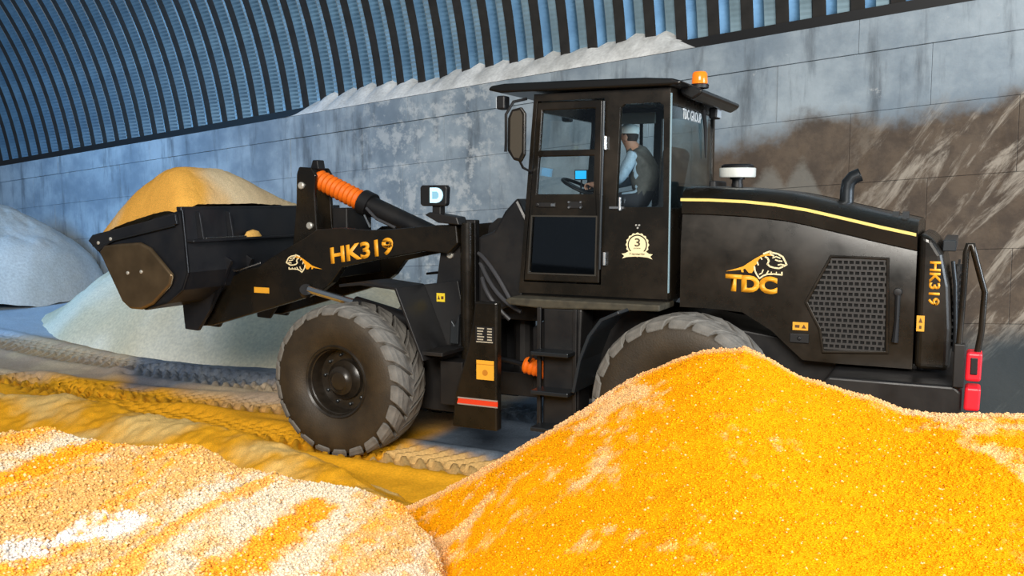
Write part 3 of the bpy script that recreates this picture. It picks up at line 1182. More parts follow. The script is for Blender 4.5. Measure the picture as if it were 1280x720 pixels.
# roof with overhangs, lights, beacon
m = MB()
m.prism([(2.03, 3.65), (2.0, 3.69), (1.86, 3.705), (1.2, 3.70), (0.45, 3.685), (0.20, 3.665), (0.10, 3.635), (0.14, 3.605), (1.9, 3.62)], -0.92, 0.92)
m.build('cab_roof', ROOFB, loader, bevel=0.03, segs=3)
m = MB()
m.prism([(0.22, 3.63), (0.20, 3.55), (0.10, 3.50), (0.02, 3.545), (0.0, 3.585), (0.10, 3.63)], -0.92, 0.62)
m.build('rear_visor', ROOFB, loader, bevel=0.02)
m = MB()
m.lathe([(0.0, 0.085), (0.03, 0.088), (0.04, 0.078)], (0.16, 0.13, 3.655), 'z', 24)
bea = m.build('beacon', DARK, loader, smooth=True)
m = MB()
m.lathe([(0.0, 0.070), (0.02, 0.075), (0.10, 0.070), (0.118, 0.058), (0.122, 0.0)], (0.16, 0.13, 3.69), 'z', 24)
m.build('lens', BEAC, bea, smooth=True)


def work_light(c, dirx, size=(0.07, 0.13, 0.10)):
    m_ = MB()
    m_.box((c[0] - size[0] / 2, c[1] - size[1] / 2, c[2] - size[2] / 2), (c[0] + size[0] / 2, c[1] + size[1] / 2, c[2] + size[2] / 2))
    o_ = m_.build('work_light', DARK, loader, bevel=0.015)
    m_ = MB()
    x = c[0] + dirx * (size[0] / 2)
    m_.box((x, c[1] - size[1] * .4, c[2] - size[2] * .4), (x + dirx * 0.008, c[1] + size[1] * .4, c[2] + size[2] * .4))
    m_.build('lens', simple('clear_lens', (0.5, 0.55, 0.6), 0.1) if 'clear_lens' not in MATS else MATS['clear_lens'], o_)
    return o_


work_light((1.90, 0.84, 3.53), 1, (0.09, 0.12, 0.13))
work_light((1.90, -0.78, 3.53), 1, (0.09, 0.12, 0.13))
work_light((0.17, -0.52, 3.47), -1, (0.08, 0.18, 0.11))
# mirror on its arm
m = MB()
m.prism([(1.74, 3.36), (1.70, 3.44), (1.60, 3.46), (1.555, 3.40), (1.56, 3.02), (1.60, 2.95), (1.68, 2.97), (1.745, 3.06)], 1.03, 1.07)
mir = m.build('side_mirror', BLACK, loader, bevel=0.012)
m = MB()
m.prism([(1.705, 3.36), (1.68, 3.42), (1.61, 3.43), (1.585, 3.38), (1.59, 3.04), (1.62, 2.985), (1.67, 2.995), (1.71, 3.07)], 1.068, 1.076)
m.build('mirror_shell', simple('brown_grey_plastic', (0.06, 0.05, 0.036), 0.4), mir)
m = MB()
m.tube([(1.66, 0.82, 3.56), (1.72, 0.98, 3.52), (1.765, 1.05, 3.40), (1.765, 1.05, 3.15), (1.77, 1.05, 3.05)], 0.014, 8)
m.tube([(1.60, 0.82, 2.86), (1.62, 0.98, 2.90), (1.63, 1.05, 2.98)], 0.012, 8)
m.build('mirror_arm', BLACKD, loader, smooth=True)

# cab interior
m = MB()
m.prism([(0.45, 2.42), (0.95, 2.40), (0.98, 2.48), (0.92, 2.52), (0.52, 2.53), (0.48, 3.08), (0.40, 3.12), (0.34, 3.05)], -0.27, 0.27)
m.build('operator_seat', SEATM, loader, bevel=0.05, segs=3)
m = MB()
m.box((0.50, -0.25, 1.70), (0.95, 0.25, 2.40))
m.build('seat_box', DARK, loader, bevel=0.03)
m = MB()
m.prism([(1.58, 1.70), (1.50, 2.45), (1.38, 2.62), (1.34, 2.60), (1.44, 2.40), (1.40, 1.70)], -0.14, 0.14)
m.build('steering_column', DARK, loader, bevel=0.02)
m = MB()
ring = []
for i in range(25):
    a = 2 * math.pi * i / 24
    c_ = Vector((1.42, 0.0, 2.72))
    ux, uy = Vector((0.90, 0, 0.43)), Vector((0, 1, 0))
    ring.append(c_ + (ux * math.cos(a) + uy * math.sin(a)) * 0.21)
m.tube(ring, 0.017, 8, cap=False)
for a in (0.4, 2.2, 4.3):
    m.tube([(1.42, 0, 2.70), c_ + (ux * math.cos(a) + uy * math.sin(a)) * 0.21], 0.012, 6)
m.build('steering_wheel', DARK, loader, smooth=True)
m = MB()
m.box((1.36, -0.02, 2.80), (1.50, -0.05, 2.905))
m.tube([(1.43, -0.04, 2.80), (1.45, -0.06, 2.65)], 0.01, 6)
tab = m.build('tablet', DARK, loader)
m = MB()
m.box((1.37, -0.02, 2.81), (1.49, -0.015, 2.895))
m.build('tablet_screen', SCREEN, tab)
m = MB()
m.prism([(1.36, 3.52), (1.54, 3.52), (1.54, 3.32), (1.50, 3.20), (1.42, 3.18), (1.37, 3.3)], -0.72, -0.55)
m.build('ceiling_console', DARK, loader, bevel=0.04)
m = MB()
m.box((1.02, -0.80, 2.5), (1.05, -0.77, 3.47))
m.build('far_window_post', DARK, loader)
m = MB()
m.box((0.86, -0.75, 3.41), (1.36, -0.70, 3.53))
m.build('headliner', simple('grey_headliner', (0.30, 0.29, 0.26), 0.9), loader, bevel=0.01)
sticker('notice_label', 1.40, 1.445, 3.04, 3.16, -0.75, loader, mat=simple('lemon_label', (0.75, 0.55, 0.02), 0.5), marks=False)

# platform, ladder, mudguards, tank box
m = MB()
m.prism([(0.25, 1.60), (0.25, 1.66), (1.75, 1.66), (1.80, 1.63), (1.75, 1.59), (1.4, 1.57)], 0.55, 1.02)
m.prism([(0.25, 1.60), (0.25, 1.66), (1.75, 1.66), (1.75, 1.59)], -1.02, -0.55)
m.build('cab_platform', simple('warm_lit_platform', (0.05, 0.042, 0.026), 0.7, noise=0.4), loader, bevel=0.015)  # warm light on the deck put into its colour
m = MB()
m.prism([(1.04, 0.42), (1.00, 1.58), (1.40, 1.58), (1.40, 0.42)], 0.70, 1.0)
m.build('ladder_panel', BLACKD, loader, bevel=0.02)
for zz in (1.17, 0.80, 0.45):
    m = MB()
    m.box((1.43, 1.0, zz - 0.02), (1.05, 1.22, zz + 0.02))
    m.build('step', SHEETM, loader, bevel=0.008)
for pp in (1.425, 1.06):
    m = MB()
    m.box((pp - 0.02, 1.0, 0.40), (pp + 0.02, 1.04, 1.58))
    m.build('ladder_rail', BLACKD, loader, bevel=0.006)


def sheet(path, th, q0, q1, name, mat, bev=0.006):
    up = [Vector(p) for p in path]
    nn = []
    for i in range(len(up)):
        d = (up[min(i + 1, len(up) - 1)] - up[max(i - 1, 0)]).normalized()
        nn.append(Vector((-d.y, d.x)) * th)
    poly = [tuple(p) for p in up] + [tuple(p + n_) for p, n_ in reversed(list(zip(up, nn)))]
    m_ = MB()
    m_.prism(poly, q0, q1)
    return m_.build(name, mat, loader, bevel=bev)


MUDM = simple('mudguard_plastic', (0.02, 0.024, 0.028), 0.3)
sheet([(0.99, 0.85), (0.93, 1.15), (0.84, 1.38), (0.72, 1.54), (0.55, 1.62)], 0.03, 0.72, 1.28, 'rear_mudguard', MUDM)
sheet([(0.99, 0.85), (0.93, 1.15), (0.84, 1.38), (0.72, 1.54), (0.55, 1.62)], 0.03, -1.28, -0.72, 'rear_mudguard', MUDM)
sheet([(2.67, 0.98), (2.98, 1.69), (3.40, 1.72), (3.66, 1.69)], 0.03, 0.60, 1.14, 'front_mudguard', BLACKD)
sheet([(2.67, 0.98), (2.98, 1.69), (3.40, 1.72), (3.66, 1.69)], 0.03, -1.14, -0.60, 'front_mudguard', BLACKD)
m = MB()
m.prism([(2.98, 1.70), (2.55, 1.76), (2.42, 1.10), (2.67, 0.98)], 0.57, 0.60)
m.box((2.45, 0.60, 1.04), (2.70, 1.10, 1.08))
m.box((2.36, 0.56, 0.50), (2.62, 0.85, 0.95))
m.build('mudguard_bracket', BLACKD, loader, bevel=0.006)
m = MB()
m.prism([(2.62, 1.10), (2.52, 1.10), (2.50, 1.42), (2.56, 1.30), (2.60, 1.36)], 0.62, 0.66)
m.build('valve_block', SHEETM, loader, bevel=0.01)
m = MB()
m.prism([(1.82, 0.36), (1.82, 1.62), (2.06, 1.62), (2.09, 1.40), (2.14, 1.15), (2.28, 0.72), (2.32, 0.36)], 1.03, 1.14)
tank = m.build('hydraulic_tank', BLACK, loader, bevel=0.02)
sticker('warning_sticker', 2.04, 1.85, 0.86, 1.05, 1.142, tank, marks=False)
m = MB()
m.box((2.04, 1.146, 1.008), (1.85, 1.148, 1.014))
m.lathe([(0.0, 0.03), (0.002, 0.03)], (1.945, 1.146, 0.93), 'q', 16)
m.build('sticker_print', simple('orange_print', (0.55, 0.20, 0.01), 0.6), tank)
m = MB()
m.box((2.05, 1.142, 1.22), (1.85, 1.146, 1.38))
plate = m.build('data_plate', DARK, tank)
m = MB()
for k in range(5):
    m.box((2.03, 1.146, 1.355 - 0.027 * k), (1.955 + 0.01 * (k % 3), 1.148, 1.367 - 0.027 * k))
    m.box((1.92, 1.146, 1.355 - 0.027 * k), (1.87, 1.148, 1.367 - 0.027 * k))
m.box((2.04, 1.146, 1.225), (1.86, 1.148, 1.235))
m.build('plate_print', simple('plate_ink', (0.45, 0.40, 0.30), 0.5), plate)
m = MB()
m.prism([(2.26, 0.60), (1.81, 0.60), (1.81, 0.66), (2.24, 0.66)], 1.14, 1.146)
m.build('red_band', REDST, tank)
for zz in (0.594, 0.656):
    m = MB()
    m.box((2.25, 1.14, zz), (1.81, 1.15, zz + 0.012))
    m.build('band_edge', simple('dull_edge', (0.35, 0.27, 0.23), 0.4) if 'dull_edge' not in MATS else MATS['dull_edge'], tank)


def bellows(a, b, r0, n, seg=20):
    A, Bv = Vector(a), Vector(b)
    pts, rs = [], []
    for i in range(n * 4 + 1):
        t = i / (n * 4)
        pts.append(A.lerp(Bv, t))
        rs.append(r0 * (0.88 + 0.16 * (0.5 - 0.5 * math.cos(2 * math.pi * i / 4))))
    m_ = MB()
    m_.tube(pts, rs, seg)
    return m_


bellows((1.72, 0.72, 0.96), (1.44, 0.70, 0.90), 0.085, 6).build('steering_bellows', ORANGE, loader, smooth=True)
m = MB()
m.tube([(1.46, 0.70, 0.90), (0.9, 0.62, 0.86)], 0.06, 12)
m.tube([(1.72, 0.72, 0.96), (2.2, 0.6, 1.0)], 0.03, 10)
m.tube([(1.62, 0.84, 1.02), (1.55, 0.88, 1.12)], 0.014, 8)
m.build('steering_cylinder', BLACKD, loader, smooth=True)

# --- lift arms and linkage
ARM = [(2.52, 2.34), (2.75, 2.335), (3.3, 2.285), (3.6, 2.27), (3.96, 2.29), (4.28, 2.27), (4.46, 2.17), (4.98, 1.92), (5.12, 1.83), (5.35, 1.78), (5.75, 1.60), (6.0, 1.46), (6.25, 1.34), (6.31, 1.24), (6.22, 1.12), (6.08, 1.08), (5.86, 1.10), (5.12, 1.31), (4.53, 1.48), (4.28, 1.56), (4.10, 1.68), (3.95, 1.86), (3.6, 1.935), (2.9, 2.06), (2.62, 2.04), (2.5, 2.15)]
for (q0, q1) in ((0.58, 0.68), (-0.68, -0.58)):
    m = MB()
    m.prism(ARM, q0, q1)
    la = m.build('lift_arm', BLACK, loader, bevel=0.012)
    if q0 > 0:
        larm = la
m = MB()
m.box((4.30, -0.58, 1.70), (4.62, 0.58, 2.12))
m.build('arm_crossbeam', BLACKD, loader, bevel=0.02)
# lettering and emblem on the near arm (slanting with the arm)
dx, dz = -0.82, 0.135
ln = math.hypot(dx, dz)
text_obj('lettering', 'HK319', AMBER, larm, (4.10, 0.68, 1.885), (dx / ln, 0, dz / ln), (0.06, 0, 1), 0.83, 0.185, 0.034, label='large yellow HK319 lettering on the lift arm')
ka = 0.50 / 740.0
emblem(larm, (4.62 + 0.10 - 868 * ka + 0.0, 1.98 + 95 * ka * 0.85), ka, ka * 0.85, 0.68, rot=0.0, label='small yellow cat emblem on the lift arm')
o = sticker('warning_sticker', 5.20, 4.98, 1.525, 1.59, 0.68, larm, marks=False)
o2 = sticker('warning_sticker', 2.80, 2.70, 1.53, 1.62, 0.605, loader, mat=simple('lemon_sticker', (0.85, 0.62, 0.03), 0.5))
m = MB()
m.stroke([(5.55, 1.755), (5.42, 1.775), (5.10, 1.87)], 0.014, 0.68, 0.008)  # bright stroke painting the highlight along the arm's top edge
m.build('arm_edge_glint', CHROME, larm)


def pin(p, q, z, r=0.045, mat=BOLTM, parent=None, nm='pivot_pin', h=0.03):
    m_ = MB()
    m_.lathe([(0.0, r), (h * 0.7, r), (h, r * 0.75), (h, 0.0)], (p, q, z), 'q', 16)
    return m_.build(nm, mat, parent or loader, smooth=True)


pin(4.42, 0.68, 1.60, 0.042)
pin(2.655, 0.56, 2.02, 0.036)
pin(2.655, 0.56, 1.53, 0.034)
pin(6.05, 0.68, 1.20, 0.030)
pin(2.62, 0.56, 2.24, 0.02)
pin(2.55, 0.56, 1.60, 0.018)
# lift cylinder
m = MB()
m.tube([(2.95, 0.72, 1.30), (3.75, 0.72, 1.47)], 0.085, 16)
lc = m.build('lift_cylinder', BLACKD, loader, smooth=True)
m = MB()
m.tube([(3.75, 0.72, 1.475), (4.38, 0.72, 1.60)], 0.042, 14)
m.build('piston_rod', CHROME, lc, smooth=True)
m = MB()
m.tube([(4.44, 0.70, 1.56), (4.40, 0.75, 1.60)], 0.07, 14)
m.build('rod_eye', BLACKD, lc, smooth=True)
# tilt lever (two plates) with link, and tilt cylinder with orange bellows
LEV = [(4.74, 2.97), (4.92, 2.98), (4.955, 2.90), (4.97, 2.55), (5.02, 2.15), (5.06, 1.88), (4.95, 1.72), (4.70, 1.74), (4.62, 1.95), (4.68, 2.3), (4.70, 2.7), (4.68, 2.88)]
for q0 in (0.13, -0.17):
    m = MB()
    m.prism(LEV, q0, q0 + 0.05)
    m.build('tilt_lever', BLACK, loader, bevel=0.012)
m = MB()
m.prism([(4.82, 2.95), (4.78, 3.06), (4.71, 3.06), (4.69, 2.95)], -0.03, 0.10)
m.build('lever_lug', BLACKD, loader, bevel=0.01)
pin(4.88, 0.18, 2.76, 0.042)
pin(4.77, 0.18, 2.29, 0.042)
m = MB()
m.prism([(4.98, 1.80), (5.05, 1.90), (5.50, 1.78), (5.48, 1.66)], -0.06, 0.06)
m.build('bucket_link', BLACKD, loader, bevel=0.015)
m = MB()
m.box((4.33, -0.45, 2.1), (4.55, 0.05, 2.50))
m.build('lever_stop', BLACKD, loader, bevel=0.02)
bellows((4.78, 0.0, 2.84), (4.12, 0.0, 2.56), 0.118, 11).build('orange_bellows', ORANGE, loader, smooth=True)
m = MB()
m.tube([(4.14, 0.0, 2.57), (4.02, 0.0, 2.52)], [0.15, 0.15], 20)
m.tube([(4.03, 0.0, 2.525), (2.75, 0.0, 2.02)], 0.115, 20)
tc_ = m.build('tilt_cylinder', BLACKD, loader, smooth=True)
m = MB()
m.tube([(4.0, 0.14, 2.50), (3.85, 0.16, 2.38), (3.6, 0.15, 2.28)], 0.018, 8)
m.build('tilt_hose', GREYM, tc_, smooth=True)
m = MB()
m.tube([(4.02, 0.15, 2.42), (3.93, 0.17, 2.28)], 0.014, 8)
m.build('hose_fitting', CHROME, tc_, smooth=True)
# headlamp on bracket
m = MB()
m.prism([(2.90, 2.72), (2.885, 2.745), (2.60, 2.745), (2.58, 2.72), (2.59, 2.55), (2.61, 2.53), (2.87, 2.53), (2.90, 2.55)], 0.68, 0.76)
hl = m.build('headlamp', DARK, loader, bevel=0.015)
m = MB()
D = [(2.775, 2.565), (2.775, 2.72)]
for i in range(9):
    a = math.pi / 2 - math.pi * i / 8
    D.append((2.70 - 0.075 * math.cos(a) * 1.0, 2.6425 + 0.0775 * math.sin(a)))
m.prism(D, 0.758, 0.772)
m.build('lens', LAMPL, hl)
m = MB()
m.prism([(2.745, 2.605), (2.745, 2.68), (2.69, 2.68), (2.67, 2.66), (2.67, 2.625), (2.69, 2.605)], 0.772, 0.776)
m.build('lens_core', simple('lens_inner', (0.25, 0.5, 0.65), 0.2, emit=(0.15, 0.4, 0.6), es=0.3), hl)
m = MB()
m.box((2.68, 0.62, 2.44), (2.78, 0.72, 2.54))
m.prism([(2.86, 2.44), (2.70, 2.36), (2.45, 2.34), (2.48, 2.42), (2.80, 2.47)], 0.55, 0.74)
m.build('lamp_bracket', BLACKD, loader, bevel=0.01)

# --- bucket
BK = [(5.53, 2.49), (5.50, 2.15), (5.47, 1.80), (5.56, 1.60), (5.80, 1.44), (6.14, 1.35), (6.38, 1.42), (6.60, 1.66), (6.80, 1.93), (6.97, 2.14)]
inn = []
V = [Vector(p) for p in BK]
for i in range(len(V)):
    d = (V[min(i + 1, len(V) - 1)] - V[max(i - 1, 0)]).normalized()
    inn.append(V[i] + Vector((-d.y, d.x)) * 0.035)
m = MB()
m.prism([tuple(v) for v in V] + [tuple(v) for v in reversed(inn)], -1.42, 1.42)
bucket = m.build('bucket', BUCKM, loader, bevel=0.008)
for s_ in (1, -1):
    m = MB()
    m.prism(BK, s_ * 1.42, s_ * 1.385)
    m.build('side_plate', BUCKM, bucket, bevel=0.006)
    # bolted side cutter strip
    m = MB()
    m.prism([(6.97, 2.12), (6.90, 2.19), (5.60, 2.44), (5.58, 2.33), (6.55, 2.14), (6.82, 2.00)], s_ * 1.425, s_ * 1.46)
    sc_ = m.build('side_cutter', BUCKM, bucket, bevel=0.006)
    # rounded wear plate
    m = MB()
    m.prism([(6.79, 2.00), (6.70, 2.075), (6.45, 2.10), (6.14, 2.12), (5.98, 2.06), (5.80, 1.90), (5.66, 1.77), (5.70, 1.65), (5.97, 1.43), (6.15, 1.36), (6.33, 1.36), (6.45, 1.44)], s_ * 1.42, s_ * 1.475)
    wp = m.build('wear_plate', WEARM, bucket, bevel=0.05, segs=4, smooth=True)
    if s_ > 0:
        for (p, z) in ((6.33, 1.77), (6.12, 1.79), (6.80, 2.10), (6.60, 2.15)):
            pin(p, 1.475 if z < 2 else 1.46, z, 0.020, parent=bucket, nm='bolt', h=0.012)
        m = MB()
        m.tube([(6.90, 1.455, 2.06), (6.80, 1.455, 2.06), (6.55, 1.455, 2.135), (5.62, 1.455, 2.315)], 0.010, 6)
        m.build('edge_bead', SHEETM, bucket)
m = MB()
m.box((5.53, -1.44, 2.47), (5.60, 1.44, 2.52))
m.build('top_rail', BUCKM, bucket, bevel=0.01)
m = MB()
m.box((5.50, -1.40, 2.13), (5.40, 1.40, 2.16))
m.build('back_rib', BUCKM, bucket, bevel=0.006)
for q in (1.22, 0.75, -0.75, -1.22):
    m = MB()
    m.prism([(5.53, 2.47), (5.47, 2.45), (5.42, 2.16), (5.50, 2.16)], q - 0.012, q + 0.012)
    m.build('back_gusset', BUCKM, bucket, bevel=0.004)
for q in (0.80, 0.46, -0.46, -0.80):
    m = MB()
    m.prism([(5.50, 1.95), (5.40, 1.90), (5.75, 1.30), (5.95, 1.05), (6.15, 1.06), (6.18, 1.37), (5.80, 1.46), (5.55, 1.62)], q - 0.025, q + 0.025)
    m.build('bucket_bracket', BUCKM, bucket, bevel=0.008)
# white-metal bits and grain on the rib
m = MB()
m.tube([(5.41, 1.20, 2.17), (5.41, 0.55, 2.17)], 0.008, 6)
m.build('rib_edge', CHROME, bucket)
m = MB()
lv = []
m.lathe([(0.0, 0.15), (0.06, 0.10), (0.085, 0.0)], (5.43, 0.42, 2.16), 'z', 14)
for i in range(len(m.v)):
    x, y, z = m.v[i]
    m.v[i] = (5.43 + (x - 5.43) * 0.3, y, z)
m.build('grain_clump', simple('amber_grain_clump', (0.75, 0.42, 0.10), 0.9, bump=0.5), bucket, smooth=True)

# ------------------------------------------------------------------ helper in loader coordinates -> world
CA, SA = math.cos(RZ), math.sin(RZ)


def LW(p, q):
    return 1.99 + p * CA - q * SA, 9.13 + p * SA + q * CA


# heap of grain in the bucket
n1_, n2_ = 70, 130
pp, qq = np.meshgrid(np.linspace(5.56, 6.95, n1_), np.linspace(-1.385, 1.385, n2_), indexing='ij')
edge = 2.46 + (pp - 5.56) / (6.95 - 5.56) * (2.13 - 2.46)
dp = np.minimum((pp - 5.56) / 0.98, (6.95 - pp) / 1.25)
dq = (1.385 - np.abs(qq))
kk = 0.12
dist = -kk * np.log(np.exp(-(pp - 5.56) / 0.98 / kk) + np.exp(-(6.95 - pp) / 1.25 / kk) + np.exp(-dq * 1.5 / kk))
dist = np.clip(dist + 0.05, 0, 2)
dp = dq
rise = 0.95 * (1 - np.exp(-dist * 2.0)) * (0.25 + 0.75 * sstep(-1.1, 0.3, qq))
zz = edge + rise + 0.03 * fbm(pp, qq, 3.0, 4, 3) * sstep(0, 0.1, dist) + 0.006 * fbm(pp, qq, 25, 2, 8)
wx, wy = LW(pp, qq)
tone = sstep(-0.25, 0.35, fbm(pp * 1.6 + qq * 0.4, qq, 0.9, 3, 12) + (0.95 - qq) * 0.9)  # amber and cream grain; light from the right put into the cream side
tint = mixc((0.82, 0.42, 0.08), (0.74, 0.58, 0.36), tone)
bh = grid_obj('bucket_grain', wx, wy, zz, tint, GRAIN)
tag(bh, 'mound of amber and cream grain heaped in the raised loader bucket', 'grain', kind='stuff')

# ------------------------------------------------------------------ driver
person = None


def skin_mesh(name, nodes, edges, mats, fn, parent=None, sub=2):
    me = bpy.data.meshes.new(name)
    me.from_pydata([n[0] for n in nodes], edges, [])
    o = bpy.data.objects.new(name, me)
    COL.objects.link(o)
    o.modifiers.new('skin', 'SKIN')
    me.skin_vertices.new() if not me.skin_vertices else None
    for i, n in enumerate(nodes):
        r = n[1]
        me.skin_vertices[0].data[i].radius = r if isinstance(r, tuple) else (r, r)
    me.skin_vertices[0].data[0].use_root = True
    sb = o.modifiers.new('sub', 'SUBSURF')
    sb.levels = sb.render_levels = sub
    dg = bpy.context.evaluated_depsgraph_get()
    me2 = bpy.data.meshes.new_from_object(o.evaluated_get(dg))
    bpy.data.objects.remove(o)
    me2.name = name
    me2.materials.clear()
    for mt in mats:
        me2.materials.append(mt)
    for p in me2.polygons:
        p.use_smooth = True
        p.material_index = fn(p.center)
    o = bpy.data.objects.new(name, me2)
    COL.objects.link(o)
    if parent:
        o.parent = parent
    return o


# seated figure in loader coordinates: pelvis at the seat, arms reaching for the wheel
H = [((0.66, 0.0, 2.62), (0.15, 0.17)),      # 0 pelvis
     ((0.70, 0.0, 2.80), (0.13, 0.17)),      # 1 waist
     ((0.77, 0.0, 2.96), (0.13, 0.19)),      # 2 chest
     ((0.83, 0.0, 3.06), (0.09, 0.13)),      # 3 neck base
     ((0.875, 0.0, 3.13), (0.058, 0.058)),    # 4 neck
     ((0.92, 0.0, 3.21), (0.092, 0.08)),     # 5 head mid
     ((0.92, 0.0, 3.285), (0.088, 0.078)),     # 6 head top
     ((0.80, 0.19, 3.02), (0.072, 0.072)),      # 7 l shoulder
     ((0.90, 0.27, 2.80), (0.055, 0.055)),     # 8 l elbow
     ((1.13, 0.20, 2.73), (0.042, 0.042)),      # 9 l wrist
     ((0.80, -0.19, 3.02), (0.072, 0.072)),     # 10
     ((0.92, -0.27, 2.80), (0.055, 0.055)),    # 11
     ((1.15, -0.18, 2.74), (0.042, 0.042)),     # 12
     ((0.78, 0.11, 2.60), (0.10, 0.10)),      # 13 l hip
     ((1.15, 0.14, 2.58), (0.075, 0.075)),      # 14 l knee
     ((1.24, 0.14, 2.14), (0.05, 0.05)),      # 15 l ankle
     ((0.78, -0.11, 2.60), (0.10, 0.10)),     # 16
     ((1.15, -0.14, 2.58), (0.075, 0.075)),     # 17
     ((1.24, -0.14, 2.14), (0.05, 0.05)),     # 18
     ((1.42, 0.14, 2.07), (0.035, 0.045)),     # 19 toe
     ((1.42, -0.14, 2.07), (0.035, 0.045)),    # 20
     ((1.22, 0.185, 2.745), (0.028, 0.042)),    # 21 l palm
     ((1.24, -0.165, 2.755), (0.028, 0.042)),   # 22 r palm
     ]
E_ = [(0, 1), (1, 2), (2, 3), (3, 4), (4, 5), (5, 6), (2, 7), (7, 8), (8, 9), (2, 10), (10, 11), (11, 12), (0, 13), (13, 14), (14, 15), (15, 19), (0, 16), (16, 17), (17, 18), (18, 20), (9, 21), (12, 22)]


def add_finger(root, base, pts, r):
    i = root
    for k, pnt in enumerate(pts):
        H.append((pnt, (r * (1 - 0.12 * k),) * 2))
        E_.append((i, len(H) - 1))
        i = len(H) - 1


for (palm, sgn, y0, z0, x0) in ((21, 1, 0.185, 2.745, 1.22), (22, -1, -0.165, 2.755, 1.24)):
    for k in range(4):
        dy = (k - 1.5) * 0.021
        L_ = (0.034, 0.040, 0.038, 0.030)[k]
        add_finger(palm, None, [(x0 + 0.035, y0 + dy, z0 + 0.012), (x0 + 0.035 + L_, y0 + dy, z0 + 0.006), (x0 + 0.035 + L_ * 1.3, y0 + dy, z0 - 0.025), (x0 + 0.03 + L_, y0 + dy, z0 - 0.05)], 0.0095)
    add_finger(palm, None, [(x0 + 0.01, y0 - sgn * 0.045, z0 - 0.005), (x0 + 0.04, y0 - sgn * 0.055, z0 - 0.025), (x0 + 0.06, y0 - sgn * 0.05, z0 - 0.04)], 0.011)


def bodymat(c):
    x, y, z = c
    if z > 3.10 and x > 0.80:
        return 0                       # face and neck
    if x > 1.145 and z > 2.66:
        return 0                       # hands
    if z < 2.66 and (abs(y) < 0.3) and x > 0.62 and not (x > 1.0 and z > 2.67):
        return 3
    if z > 2.66 and (abs(y) > 0.16 and x > 0.76) or (x > 0.95 and z > 2.66):
        return 2                       # shirt sleeves
    return 1                           # vest


drv = empty('person', (1.99, 9.13, 0.0), RZ)
tag(drv, 'person in a white cap, pale blue shirt and grey vest steering in the loader cab', 'person')
skin_mesh('body', H, E_, [SKIN, VEST, SHIRT, PANTS], bodymat, drv)
# face details
m = MB()
m.add([(1.005, -0.014, 3.20), (1.005, 0.014, 3.20), (1.03, 0, 3.185), (1.0, 0, 3.245), (1.0, 0, 3.178)], [(0, 2, 3), (1, 3, 2), (0, 4, 2), (1, 2, 4)])
m.build('nose', SKIN, drv)
m = MB()
for y in (0.032, -0.032):
    m.lathe([(0.0, 0.011), (0.004, 0.008), (0.004, 0.0)], (0.998, y, 3.232), 'x', 8)
m.build('eyes', HAIRM, drv)
m = MB()
m.box((0.995, -0.024, 3.155), (1.002, 0.024, 3.162))
m.build('mouth', simple('lip', (0.35, 0.12, 0.09), 0.6), drv)
m = MB()
for y in (0.082, -0.082):
    m.prism([(0.93, 3.24), (0.905, 3.25), (0.89, 3.22), (0.90, 3.185), (0.925, 3.18)], y - 0.010, y + 0.010)
m.build('ears', SKIN, drv, bevel=0.006)
m = MB()
m.lathe([(-0.02, 0.089), (0.02, 0.091), (0.05, 0.08), (0.072, 0.05), (0.08, 0.0)], (0, 0, 0), 'z', 24)
for i in range(len(m.v)):
    x, y, z = m.v[i]
    m.v[i] = (0.908 + x * 1.16 - z * 0.25, y, 3.275 + z + x * 0.12)
m.prism([(0.99, 3.276), (1.09, 3.268), (1.09, 3.262), (0.99, 3.262)], -0.06, 0.06)
m.build('cap', CAPM, drv, smooth=True)
m = MB()
m.lathe([(-0.075, 0.070), (-0.03, 0.088), (0.0, 0.09)], (0, 0, 0), 'z', 20)
for i in range(len(m.v)):
    x, y, z = m.v[i]
    m.v[i] = (0.893 + x * 0.95, y, 3.255 + z)
hair = m.build('hair', HAIRM, drv, smooth=True)

# ------------------------------------------------------------------ ground of trodden grain
def lerp_poly(px, py, poly):
    """signed-ish inside mask of polygon (numpy)"""
    inside = np.zeros(px.shape, bool)
    n = len(poly)
    for i in range(n):
        x1, y1 = poly[i]
        x2, y2 = poly[(i + 1) % n]
        c = ((y1 > py) != (y2 > py)) & (px < (x2 - x1) * (py - y1) / (y2 - y1 + 1e-12) + x1)
        inside ^= c
    return inside


def dist_path(px, py, path):
    d = np.full(px.shape, 1e9)
    along = np.zeros(px.shape)
    side = np.zeros(px.shape)
    acc = 0
    for (a, b) in zip(path[:-1], path[1:]):
        ax, ay = a
        bx, by = b
        L_ = math.hypot(bx - ax, by - ay)
        ux, uy = (bx - ax) / L_, (by - ay) / L_
        t = np.clip((px - ax) * ux + (py - ay) * uy, 0, L_)
        dx, dy = px - ax - ux * t, py - ay - uy * t
        dd = np.hypot(dx, dy)
        k = dd < d
        d = np.where(k, dd, d)
        along = np.where(k, acc + t, along)
        side = np.where(k, dx * -uy + dy * ux, side)
        acc += L_
    return d, along, side


def base_ground(X, Y):
    z = 0.05 * sstep(15, 22, Y) * 9 * 1.0
    z = z + 0.05 * fbm(X, Y, 0.35, 3, 21)
    return z - 0.04


